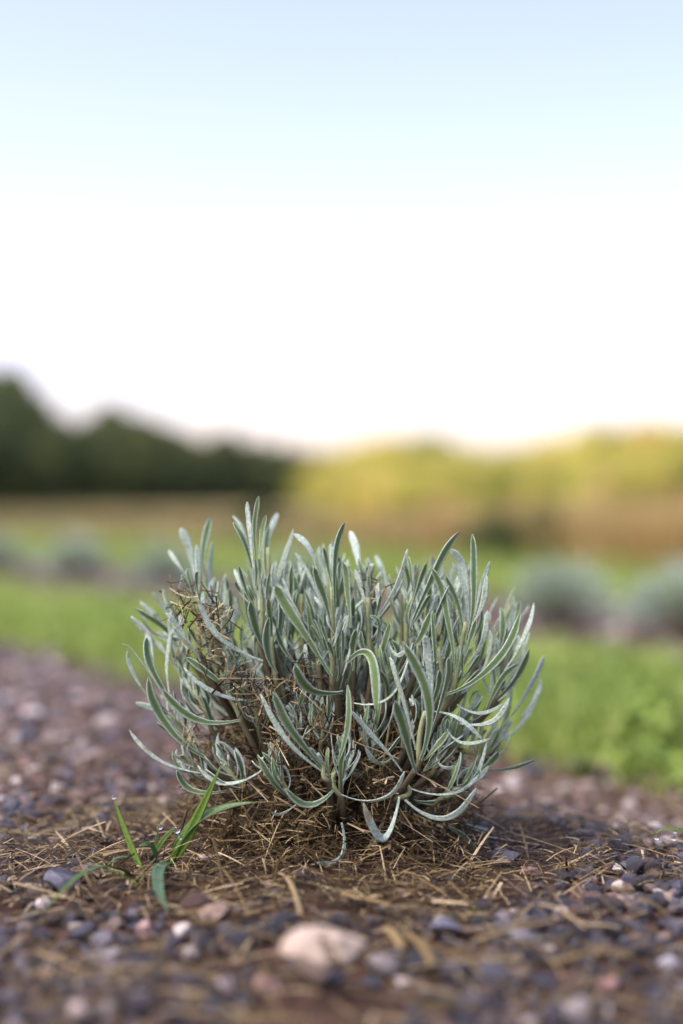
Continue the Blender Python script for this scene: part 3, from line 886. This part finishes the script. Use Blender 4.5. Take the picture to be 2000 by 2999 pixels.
while cnt < 9600:                    # scattered all over the ridge
    y = RNG.uniform(.34, 1.4); x = RNG.uniform(-1, 1) * (.26 * y + .04)
    if qcoord(x, y) > .38: continue
    dens = .55 + .45 * math.sin(31 * x + 7) * math.sin(23 * y + 2)
    if .54 < y < .60: dens = min(1, dens + .35)
    if y > .68: dens *= 1.0
    if y < .52: dens = min(1, dens + .25)
    if RNG.random() > dens: continue
    L = .005 * (8 ** (RNG.random() ** 1.6)); straw_on_ground(x, y, L, .0003 * 4.5 ** (RNG.random() ** 1.5), straw_rnd(), 0, .12)
    cnt += 1
lo = litter.build('straw_litter', M['straw'])
tag(lo, 'mat of dry brown grass clippings spread over the gravel', 'straw', kind='stuff')

# clippings caught between the lavender stems
caught = Geo()
cnt = 0
while cnt < 10500:
    # a lump filling the lower part of the bush down to the ground
    d3 = norm(RNG.normal(size=3)); rr = RNG.random() ** .4
    if d3[1] > 0.35: continue
    p = np.array((-.004, .632, .034)) + d3 * rr * np.array((.060, .050, .042))
    if p[2] < .035: p[:2] = (p[:2] - (-.004, .632)) * (1 + (.035 - p[2]) * 14) + (-.004, .632)
    if noise.noise(Vector(p) * 55) < -.10: continue
    if p[2] < H(p[0], p[1]): continue
    dirn = norm(RNG.normal(size=3) * (1, .9, .75) + (0, 0, -.15))
    L = .003 * (7 ** (RNG.random() ** 1.8))
    caught.add(*ribbon(p - dirn * L / 2, p + dirn * L / 2, .0003 * 3.6 ** (RNG.random() ** 1.5), RNG.normal(0, .05) * L, straw_rnd() if RNG.random() < .8 else RNG.uniform(.65, .95), 3))
    cnt += 1
for cx, cy, dd, n_ in ((535, 1745, .004, 34), (575, 1790, .006, 30), (590, 1860, 0, 40), (640, 1830, .002, 36), (625, 1930, .0, 30), (640, 1800, .006, 24), (1100, 1720, .006, 22), (880, 1990, -.006, 70), (760, 2050, -.004, 80), (700, 2000, 0, 60), (940, 2110, -.006, 60), (820, 2180, -.006, 90), (560, 2140, .006, 40), (1120, 2300, -.008, 70)):
    for _ in range(n_):
        p = P(cx + RNG.normal(0, 26), cy + RNG.normal(0, 30), D0 + dd + RNG.normal(0, .006))
        dirn = norm(RNG.normal(size=3)); L = RNG.uniform(.003, .014)
        caught.add(*ribbon(p - dirn * L / 2, p + dirn * L / 2, RNG.uniform(.0003, .0009), RNG.normal(0, .12) * L, min(1, straw_rnd() * 1.15), 3))
co = caught.build('caught_clippings', M['straw'])
tag(co, 'tangle of dry grass clippings caught among the lavender stems', 'straw', kind='stuff')

# dark bits of compost at the heart of the bush
# single long straws that can be picked out
LONG = [(4,690,690,1125,935,9,-.016,.9,'long pale straw poking out of the bush across the lowest curved leaf'),(4,600,610,90,420,7,-.012,.85,'long thin straw lying across the middle of the bush'),
        (4,300,200,310,560,9,-.010,.7,'upright yellowish stalk standing in the middle of the bush'),(4,312,560,430,790,11,-.008,.6,'bent olive stalk below the upright stalk'),
        (4,540,380,475,800,14,-.006,.75,'broad pale straw hanging beside the front shoot'),(4,700,1130,705,1345,32,-.002,.55,'short thick dry stalk standing in the soil at the foot'),
        (3,820,1330,960,1145,8,-.004,.8,None),(3,975,180,990,600,9,-.006,.6,'straight green-brown stalk hanging down the left face'),(3,700,90,1250,-70+170,8,-.004,.85,'long straw slanting across the left of the bush'),
        (3,660,1230,720,1420,20,-.01,.75,'broad straw leaning on the mat left of the bush'),(3,850,970,1480,960,12,-.004,.7,'flat straw lying level under the lowest leaves'),
        (1,385,1230,440,1040,10,.0,.8,'fine pale straw on the left leaves'),(1,545,1200,650,1395,12,-.004,.5,'brown curled grass strand hanging on the left'),
        (1,480,700,440,1010,6,.0,.65,'thin reddish stalk hanging from the left shoot'),(4,720,300,690,450,0,-.014,.35,None),
        (4,690,260,735,480,42,-.004,.45,'broad brown dead stalk behind the front shoot')]
for c, x0, y0, x1, y1, w, dd, rnd, lab in LONG:
    if not lab: continue
    p0, p1 = CP(c, x0, y0, dd), CP(c, x1, y1, dd + .002)
    v, f, a = ribbon(p0, p1, max(w, 5) * CROPS[c][2] / FPX * D0, np.linalg.norm(p1 - p0) * .03, rnd, 8, np.array((RNG.normal(0, .2), -1, .4)))
    v = np.array(v); org = v.mean(axis=0)
    o = mesh_obj('straw', v - org, f, M['straw'], None, a)
    o.location = org
    tag(o, lab, 'straw', 'straws caught in the lavender')
# long straws and twigs lying on the gravel: ends in photo pixels
GROUND_STRAWS = [(1780, 2600, 1960, 2680, 16, .55, 'thick brown twig on the gravel beside the ridge crest'), (1745, 2620, 1850, 2730, 12, .45, 'thin brown twig below the thick twig'),
    (1580, 2650, 1715, 2720, 14, .85, 'pale bent straw between grey stones'), (1265, 2640, 1370, 2648, 12, .95, 'bright short straw beside the tan pebble'),
    (1000, 2618, 1140, 2650, 18, .7, 'broad olive straw lying flat in front of the bush'), (1130, 2720, 1180, 2780, 34, .8, 'blurred golden dry leaf strip beside the slate rock'),
    (1200, 2740, 1270, 2830, 36, .75, 'wide golden dead leaf curled in front of the slate rock'), (820, 2560, 880, 2680, 16, .85, 'pale straw pointing at the big beige stone'),
    (730, 2680, 620, 2520, 7, .7, 'thin curved straw left of the big beige stone'), (1680, 2512, 1745, 2605, 6, .25, 'dark wiry twig rising from the gravel'),
    (600, 2665, 520, 2680, 14, .75, 'straw lying on the brown angular rock'), (300, 2505, 500, 2490, 10, .8, 'long straw behind the grass weed'),
    (1330, 2920, 1180, 2980, 18, .5, 'olive straw blurred in dark gravel'), (1620, 2820, 1850, 2790, 18, .7, 'tan straw lying over the dark stones'), (1380, 2760, 1620, 2700, 12, .8, 'long straw lying over the angular grey rock'),
    (540, 2700, 830, 2760, 12, .55, 'brown straw running to the big beige stone')]
for x0, y0, x1, y1, w, rnd, lab in GROUND_STRAWS:
    def gp(px, py):
        d = .55
        for _ in range(14):
            z = float(H((px - 1000) / FPX * d, d)) + .0075
            d = .5 * d + .5 * (CAMZ - z) * FPX / (py - 1480)
        return P(px, py, d)
    p0, p1 = gp(x0, y0), gp(x1, y1)
    v, f, a = ribbon(p0, p1, w / FPX * p0[1], np.linalg.norm(p1 - p0) * RNG.uniform(.02, .07), rnd, 8, np.array((RNG.normal(0, .2), -.4, 1)), .7)
    v = np.array(v); org = v.mean(axis=0)
    o = mesh_obj('straw', v - org, f, M['straw'], None, a); o.location = org
    tag(o, lab, 'straw', 'straws on the gravel')

# ------------------------------------------------------------------ grass weed
def blade_geo(b, m_, tip, w, rnd, up, n=12, fold=.35, base=.55):
    pts = bez(b, m_, tip, n)
    tang = np.gradient(pts, axis=0)
    V, F, A = [], [], []
    for i, p in enumerate(pts):
        t = i / n
        tg = norm(tang[i]); u = norm(up - tg * (up @ tg)); s = np.cross(tg, u)
        ww = w * .5 * np.interp(t, [0, .15, .4, .7, .9, 1], [base, .8, 1, .8, .35, .03])
        for sx, hz in ((-1, fold), (-.5, fold * .45), (0, 0), (.5, fold * .45), (1, fold)):
            V.append(p + s * sx * ww + u * hz * ww); A.append((abs(sx), 0, rnd, t))
        for sx, hz in ((.5, fold * .45 - .07), (0, -.09), (-.5, fold * .45 - .07)):
            V.append(p + s * sx * ww + u * hz * ww); A.append((abs(sx), 1, rnd, t))
    k = 8
    for i in range(n):
        for j in range(k):
            j2 = (j + 1) % k
            F.append((i * k + j, i * k + j2, (i + 1) * k + j2, (i + 1) * k + j))
    F.append(tuple(range(n * k, n * k + k))); F.append(tuple(reversed(range(k))))
    return np.array(V), F, np.array(A)
DW = .564
weed = empty('grass_weed', P(410, 2570, DW + .004))
tag(weed, 'bright green grass seedling with arching blades and dew drops beside the lavender', 'grass')
WO = np.array(weed.location)
BL = [(800,752,470,640,90,962,66,.45,.0,-.054,(0,.2,1)),(805,755,640,690,455,588,40,.7,.0,.0,(0,-.5,1)),(800,592,650,555,530,664,34,.35,.006,.004,(0,-.2,1)),
      (840,690,730,440,606,92,52,.95,.004,.012,(.3,-1,.1)),(905,545,930,440,955,318,20,.4,.008,.008,(0,-1,0)),
      (915,560,985,425,1112,296,44,.85,.008,.012,(.2,-1,.2)),(912,610,890,475,800,470,78,.12,.008,.0,(0,-.6,1)),
      (1050,575,1190,370,1437,-168,92,.75,.012,.004,(-.2,-1,.2)),(1060,590,1270,260,1724,131,92,.3,.012,.002,(-.2,-.6,.8)),
      (1050,590,950,690,1020,972,108,.08,.010,-.056,(0,-1,.5)),(950,745,870,690,800,745,50,.15,.004,-.004,(0,-.4,1)),(1060,560,1090,450,1130,400,40,.6,.012,.01,(0,-1,.2))]
s5 = CROPS[5][2]
tips = []
for (bx, by, mx_, my_, tx, ty, w, rnd, d0, d1, up) in BL:
    b_, t_ = CP(5, bx, by, DW - D0 + d0), CP(5, tx, ty, DW - D0 + d1)
    m_ = CP(5, mx_, my_, DW - D0 + (d0 + d1) / 2)
    v, f, a = blade_geo(b_, m_, t_, w * s5 / FPX * DW, rnd, norm(np.array(up, float)))
    mesh_obj('blade', v - WO, f, M['weed'], weed, a)
for (x0, y0, x1, y1, r, rnd) in ((915,700,908,540,.0009,.8),(1030,640,1060,560,.0008,.9)):
    v, f, a = tube_geo(np.linspace(CP(5, x0, y0, DW - D0 + .008), CP(5, x1, y1, DW - D0 + .01), 5), [r] * 5, rnd)
    mesh_obj('stalk', v - WO, f, M['weed'], weed, a)
v, f, a = tube_geo(bez(CP(5, 1040, 590, .0), CP(5, 1110, 380, .0), CP(5, 1168, 190, .0), 6), np.linspace(.0008, .0006, 7), .35)
mesh_obj('dead_stalk', v - WO, f, M['straw'], weed, a)
gt = Geo()
for _ in range(40):
    p = CP(5, 1180 + RNG.normal(0, 22), 165 + RNG.normal(0, 16), RNG.normal(0, .002)); dirn = norm(RNG.normal(size=3)); L = RNG.uniform(.002, .007)
    gt.add(*ribbon(p - dirn * L / 2, p + dirn * L / 2, .0005, 0, RNG.uniform(.4, .9), 3))
o = gt.build('frayed_top', M['straw'], weed); tag(o, kind='stuff')
def drop(p, r, parent, po):
    v, f = ICO[3]
    vv = v * (r, r, r * 1.12) + np.asarray(p) - po
    mesh_obj('dew_drop', vv, f, M['water'], parent)
for x, y, dd, r in ((962, 322, .006, .0010), (1090, 342, .009, .0015), (1115, 405, .006, .0008), (1437, -165, .002, .0011), (608, 92, .012, .0009)):
    drop(CP(5, x, y, DW - D0 + dd), r, weed, WO)

# grass blade and leaf reaching in beside the gravel on the right
w2 = empty('dewy_grass', (0.165, 0.585, float(H(.165, .585))))
tag(w2, 'thin grass blade hung with water drops leaning over the gravel', 'grass')
O2 = np.array(w2.location)
v, f, a = blade_geo(O2 + (0.01, 0, 0), O2 + (.012, 0, .022), P(1918, 2448, .585), .0016, .6, norm(np.array((.5, -.5, 1))), 12)
v2 = bez(O2 + (.008, 0, 0), P(2010, 2437, .585), P(1918, 2449, .585), 10)
v, f, a = blade_geo(O2 + (.010, 0, 0), P(2020, 2440, .585), P(1918, 2449, .585), .0022, .6, norm(np.array((0, -.4, 1))), 14)
mesh_obj('blade', v - O2, f, M['weed'], w2, a)
for px, py, r in ((1924, 2454, .0010), (1974, 2456, .0010), (1978, 2437, .0007)):
    drop(P(px, py, .584), r, w2, O2)
v, f, a = blade_geo(O2 + (.014, -.03, .0), P(1985, 2652, .535), P(1940, 2662, .525), .0052, .35, norm(np.array((0, -.2, 1))), 12)
mesh_obj('blade', v - O2, f, M['weed'], w2, a)

# ------------------------------------------------------------------ grass strips
grass = Geo()
def tuft_blade(x, y, L, w, rnd):
    z = float(H(x, y)) - .002
    a = RNG.uniform(0, 6.283); lean = RNG.uniform(.1, .9)
    d1 = np.array((math.cos(a) * lean, math.sin(a) * lean, 1)); d1 /= np.linalg.norm(d1)
    d2 = np.array((math.cos(a) * lean * 2.2, math.sin(a) * lean * 2.2, .8)); d2 /= np.linalg.norm(d2)
    p0 = np.array((x, y, z)); p1 = p0 + d1 * L * .55; p2 = p1 + d2 * L * .45
    s = np.array((-math.sin(a), math.cos(a), 0)) * w * .5
    grass.add([p0 - s, p0 + s, p1 - s * .9, p1 + s * .9, p2], [(0, 1, 3, 2), (2, 3, 4)], [(0, 0, rnd, 0)] * 5)
def clover(x, y, h, r, rnd):
    z = float(H(x, y)) + h
    tilt = RNG.normal(0, .35, 2)
    a0 = RNG.uniform(0, 6.28)
    for k in range(3):
        a = a0 + k * 2.09
        e = np.array((math.cos(a), math.sin(a), 0)); s = np.array((-e[1], e[0], 0))
        V = [np.array((x, y, z)), np.array((x, y, z)) + e * r + s * r * .55, np.array((x, y, z)) + e * r * 1.5, np.array((x, y, z)) + e * r - s * r * .55]
        V = [p + np.array((0, 0, (p[0] - x) * tilt[0] + (p[1] - y) * tilt[1])) for p in V]
        grass.add(V, [(0, 1, 2, 3)], [(0, 0, rnd, 0)] * 4)
def fill_strip(qlo, qhi, ymin, ymax, n, L, w, clov):
    k = 0
    while k < n:
        y = ymin + (ymax - ymin) * RNG.random() ** 1.3
        x = RNG.uniform(-1, 1) * (.27 * y + .15)
        q = qcoord(x, y) + .03 * math.sin(9 * pcoord(x, y)) + .02 * math.sin(23 * pcoord(x, y) + 1)
        if not (qlo < q < qhi): continue
        edge = min((q - qlo), (qhi - q)) / .14 + noise.noise(Vector((x * 14, y * 14, 3))) * .6
        if RNG.random() > edge + .15: continue
        patch = noise.noise(Vector((x * 5, y * 5, 0)))
        tuft_blade(x, y, RNG.uniform(*L) * (1 + .4 * patch) * min(1, max(.3, .5 + .5 * edge)), RNG.uniform(*w), float(np.clip(RNG.normal(.5 + .35 * patch, .2), 0, 1)))
        if RNG.random() < clov:
            clover(x + RNG.normal(0, .01), y + RNG.normal(0, .01), RNG.uniform(.015, .04) * min(1, max(.2, .4 + edge)), RNG.uniform(.004, .008), float(np.clip(RNG.normal(.4 + .3 * patch, .2), 0, .85)))
        k += 1
fill_strip(.33, .95, .75, 4.5, 20000, (.02, .055), (.0014, .0032), .16)
fill_strip(1.68, 3.3, 1.8, 9.0, 14000, (.03, .07), (.003, .006), .10)
go = grass.build('grass', M['grass'], None, False)
tag(go, 'short green grass and clover strips between the lavender rows', 'grass', kind='stuff')

# ------------------------------------------------------------------ lavender bushes of the next row (out of focus)
def bush_mesh(seed, n=280):
    g = Geo()
    global RNG
    keep = RNG; RNG = np.random.default_rng(seed)
    st = Geo()
    for i in range(n):
        az = RNG.uniform(0, 6.283); el = math.asin(RNG.uniform(.1, 1))
        dirn = np.array((math.cos(az) * math.cos(el), math.sin(az) * math.cos(el), math.sin(el)))
        R = RNG.uniform(.04, .075)
        b_ = dirn * R + (0, 0, .02)
        tipd = norm(dirn + RNG.normal(0, .25, 3) + (0, 0, .35))
        L = RNG.uniform(.03, .05)
        up = norm(np.cross(np.cross(tipd, (0, 0, 1)), tipd) + RNG.normal(0, .4, 3))
        g.add(*leaf_geo(b_, b_ + tipd * L * .5 + dirn * .003, b_ + tipd * L, RNG.uniform(.0045, .006), up, RNG.random(), 5))
        if i % 6 == 0:
            st.add(*tube_geo(bez((0, 0, -.01), b_ * .4, b_, 4), [.002] * 5, .3, 5))
    RNG = keep
    return g, st
BP = []
for k in range(3):
    g, st = bush_mesh(40 + k)
    e = empty('lavender_bush')
    g.build('foliage', M['lavender'], e)['kind'] = 'stuff'
    st.build('stems', M['stem'], e)['kind'] = 'stuff'
    BP.append(e)
def row_point(pp, q=1.34):
    return ROWU * pp + ROWN * q + np.array((0, .635))
BUSHES = [(1640, 2.36, 1.0), (2010, 2.12, 1.05), (215, 3.85, 1.05), (480, 3.5, .95), (-25, 4.3, 1.05), (1290, 2.75, .75), (860, 3.1, .85)]
BL_LAB = ['blurred round lavender bush on the next ridge behind the main bush right side',
          'blurred lavender bush on the next ridge cut by the picture edge beside its round neighbour']
used = [False] * 3
for i, (px, d, s) in enumerate(BUSHES):
    k = i % 3
    e = BP[k] if not used[k] else copy_tree(BP[k])
    used[k] = True
    x = (px - 1000) / FPX * d
    e.location = (x, d, float(H(x, d)) - .003)
    e.rotation_euler = (0, 0, i * 1.3)
    e.scale = (s,) * 3
    tag(e, 'blurred round grey-green lavender bush on the next ridge, behind the grass strip', 'lavender', 'lavender bushes on the next ridge')

# ------------------------------------------------------------------ dry tufts and shrubs at the field edge
def tuft_mesh(seed, n, h, spread, w):
    g = Geo(); rng = np.random.default_rng(seed)
    for i in range(n):
        a = rng.uniform(0, 6.283); r = spread * .45 * math.sqrt(rng.random())
        p0 = np.array((r * math.cos(a), r * math.sin(a), -.01))
        L = h * rng.uniform(.55, 1.05); lean = rng.uniform(.05, .5)
        d = np.array((math.cos(a + rng.normal(0, .6)) * lean, math.sin(a + rng.normal(0, .6)) * lean, 1)); d /= np.linalg.norm(d)
        p1 = p0 + d * L * .6; p2 = p1 + norm(d * (1, 1, .6) + np.array((d[0], d[1], 0)) * .5) * L * .4
        b = rng.uniform(0, 6.28); s = np.array((math.cos(b), math.sin(b), 0)) * w * .5
        g.add([p0 - s, p0 + s, p1 - s, p1 + s, p2 - s * .3, p2 + s * .3], [(0, 1, 3, 2), (2, 3, 5, 4)], [(0, 0, float(np.clip(rng.normal(.5, .25), 0, 1)), 0)] * 6)
    return g
TP = [tuft_mesh(60 + k, 420, .23, .5, .006).build('dry_grass_tuft', M['dry_grass'], None, False) for k in range(3)]
first = [True] * 3
k = 0
for i, (px, d, s) in enumerate([(1120, 7.2, .8), (1230, 6.6, .9), (1340, 6.0, 1.0), (1440, 5.8, 1.05), (1560, 5.9, 1.1), (1680, 5.2, 1.1), (1790, 4.9, 1.15), (1890, 4.7, 1.15), (1990, 4.5, 1.2), (2090, 4.4, 1.1),
                               (1050, 8.5, .8), (930, 9.0, .7), (800, 9.5, .6), (560, 10, .6), (330, 11, .6)]):
    k = i % 3
    o = TP[k] if first[k] else TP[k].copy()
    if not first[k]: COL.objects.link(o)
    first[k] = False
    x = (px - 1000) / FPX * d
    o.location = (x, d, float(H(x, d))); o.rotation_euler = (0, 0, i * 1.1); o.scale = (s, s, s)
    tag(o, 'blurred orange-brown tuft of tall dry grass at the far edge of the field', 'dry grass', 'dry grass tufts at the field edge')

def leaf_cloud(rng, centres, radii, nper, size, rndmu, var=.24):
    """leaf-sized rhombs spread through clumps; returns arrays"""
    V, F, A = [], [], []
    n = 0
    for c, r in zip(centres, radii):
        mu = rndmu + rng.normal(0, var)
        k = nper
        d = rng.normal(size=(k, 3)); d /= np.linalg.norm(d, axis=1)[:, None]
        p = c + d * (r * rng.random(k) ** .45)[:, None] * (1, 1, .85)
        a = rng.normal(size=(k, 3)); a /= np.linalg.norm(a, axis=1)[:, None]
        b = np.cross(a, rng.normal(size=(k, 3))); b /= np.linalg.norm(b, axis=1)[:, None]
        s = size * rng.uniform(.6, 1.3, k)[:, None]
        V.append(np.stack([p - a * s, p - b * s * .5, p + a * s, p + b * s * .5], 1).reshape(-1, 3))
        F.append(np.arange(4 * k).reshape(k, 4) + n); n += 4 * k
        A.append(np.repeat(np.column_stack([np.zeros(k), np.zeros(k), np.clip(rng.normal(mu, .18, k), 0, 1), np.ones(k)]), 4, axis=0))
    return np.concatenate(V), np.concatenate(F), np.concatenate(A)

def tree_proto(name, seed, h, r, mat, nclump, nper, size, low=.08, mu=.45):
    rng = np.random.default_rng(seed)
    e = empty(name)
    tr = Geo()
    tr.add(*tube_geo(np.array([(0, 0, -.2), (.05 * h * .1, 0, h * .3), (0, .02 * h, h * .62), (.01 * h, 0, h * .9)]), [h * .03, h * .024, h * .015, h * .004], .4, 8))
    cen, rad = [], []
    for i in range(nclump):
        z = h * (low + (0.93 - low) * rng.random() ** .85)
        prof = math.sin(math.pi * min(1, max(0.06, (z / h - low * .5) / (1.02 - low * .5))) ** .75)
        a = rng.uniform(0, 6.283); rr = r * prof * rng.random() ** .5
        c = np.array((math.cos(a) * rr, math.sin(a) * rr, z))
        cen.append(c); rad.append(r * rng.uniform(.18, .36))
        if i % 3 == 0:
            s = np.array((0, 0, max(.1 * h, z - .22 * h * rng.random() - .4 * rr)))
            tr.add(*tube_geo(bez(s, (s + c) / 2 + (0, 0, -.04 * h), c, 4), np.linspace(h * .010, h * .002, 5), .5, 5))
    V, F, A = leaf_cloud(rng, cen, rad, nper, size, mu)
    tr.build('trunk', M['bark'], e)
    mesh_obj('crown', V, F, mat, e, A, False)
    return e

# dark tree row on the left, running away from the camera
DT = [tree_proto('dark_row_tree', 80 + k, 6.0, 2.6, M['tree_dark'], 90, 110, .17, .04) for k in range(3)]
def place(protos, used_, i, loc, s, rz, label, cat, group):
    k = i % len(protos)
    e = protos[k] if not used_[k] else copy_tree(protos[k])
    used_[k] = True
    e.location = loc; e.scale = s; e.rotation_euler = (0, 0, rz)
    tag(e, label, cat, group)
    return e
us = [False] * 3
path = [(-13.2, 38), (-13.6, 45), (-14.2, 56), (-15, 68), (-13.9, 80), (-11.5, 95), (-9.3, 106), (-7.8, 118), (-6.2, 128), (-4.9, 138), (-4.2, 146)]
seg = []
pts = np.array(path, float)
cum = np.concatenate([[0], np.cumsum(np.linalg.norm(np.diff(pts, axis=0), axis=1))])
sdist = 0.0; i = 0
while sdist < cum[-1]:
    x = np.interp(sdist, cum, pts[:, 0]); y = np.interp(sdist, cum, pts[:, 1])
    hs = np.interp(y, [38, 50, 60, 68, 76, 84, 92, 110, 150], [.9, .94, .98, .84, .82, 1.0, .92, .92, .9]) * RNG.uniform(.84, 1.08)
    place(DT, us, i, (x + RNG.normal(0, .4), y + RNG.normal(0, .4), -.05), (hs * 1.05, hs * 1.05, hs), RNG.uniform(0, 6.28),
          'dark green tree in the dense row running away on the left side of the field', 'tree', 'dark tree row')
    sdist += 3.6 if y < 100 else 4.4; i += 1
# yellow-green trees beyond the field, sunlight painted into their leaf colour
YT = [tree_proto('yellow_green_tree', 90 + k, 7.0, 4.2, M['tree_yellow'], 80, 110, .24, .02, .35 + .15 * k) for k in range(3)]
us = [False] * 3
for i, (px, d, s) in enumerate([(960, 168, .86), (1060, 165, .95), (1150, 160, 1.0), (1250, 158, 1.02), (1350, 165, .92), (1440, 170, .85), (1540, 162, .86), (1640, 158, .92), (1740, 152, .98), (1840, 150, 1.0), (1940, 152, 1.02), (2040, 150, 1.0), (2140, 150, 1.0), (1100, 180, 1.0), (1300, 182, 1.0), (1500, 182, .95), (1700, 180, 1.0), (1900, 178, 1.05), (330, 101, .80), (540, 128, .78), (640, 133, .80), (720, 139, .80), (800, 148, .80), (880, 152, .80), (600, 118, .6), (700, 122, .6), (440, 115, .70)]):  # those behind the dark row are added to stand in for its sunlit tops
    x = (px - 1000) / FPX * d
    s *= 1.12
    place(YT, us, i, (x, d, -.05), (s, s, s), i * 1.7, 'yellow-green tree coloured as sunlit in the tree belt beyond the dry meadow', 'tree', 'sunlit tree belt')
# yellow-green thicket in front of the belt
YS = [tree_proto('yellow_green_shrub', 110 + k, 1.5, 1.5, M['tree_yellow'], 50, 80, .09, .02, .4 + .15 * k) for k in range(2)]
us = [False] * 2
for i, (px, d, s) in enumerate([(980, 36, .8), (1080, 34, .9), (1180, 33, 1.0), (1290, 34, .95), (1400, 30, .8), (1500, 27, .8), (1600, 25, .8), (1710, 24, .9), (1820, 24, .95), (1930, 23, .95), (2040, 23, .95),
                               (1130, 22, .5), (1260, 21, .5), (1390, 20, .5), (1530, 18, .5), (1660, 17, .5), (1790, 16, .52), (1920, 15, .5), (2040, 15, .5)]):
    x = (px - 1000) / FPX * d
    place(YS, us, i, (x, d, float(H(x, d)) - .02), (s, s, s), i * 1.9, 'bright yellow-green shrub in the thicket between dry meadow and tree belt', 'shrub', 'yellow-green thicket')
# low dark shrubs in front of the dry grass
SP = [tree_proto('low_shrub', 97 + k, .42, .32, M['shrub'], 40, 60, .02, .04) for k in range(2)]
us = [False] * 2
for i, (px, d, s) in enumerate([(1480, 5.2, .45), (1590, 5.0, .48), (1690, 4.9, .4), (1330, 6.5, .4), (760, 8.2, .45)]):
    x = (px - 1000) / FPX * d
    place(SP, us, i, (x, d, float(H(x, d))), (s * 1.3, s * 1.3, s), i * 2.1, 'blurred low dark green shrub in front of the dry grass tufts', 'shrub', 'low shrubs at the field edge')
# dry meadow stubble
mead = Geo()
for _ in range(9000):
    y = 5 + 25 * RNG.random() ** 1.5; x = RNG.uniform(-1, 1) * (.27 * y + .5)
    if qcoord(x, y) < 3.1: continue
    a = RNG.uniform(0, 6.28); L = RNG.uniform(.06, .2); p = np.array((x, y, float(H(x, y)) - .005)); s = np.array((math.cos(a), math.sin(a), 0)) * .01
    tp = p + np.array((RNG.normal(0, .3) * L, RNG.normal(0, .3) * L, L))
    mead.add([p - s, p + s, tp], [(0, 1, 2)], [(0, 0, float(RNG.random()), 0)] * 3)
mo = mead.build('meadow_grass', M['meadow'], None, False)
tag(mo, 'dry yellow-brown meadow grass beyond the lavender rows', 'dry grass', kind='stuff')
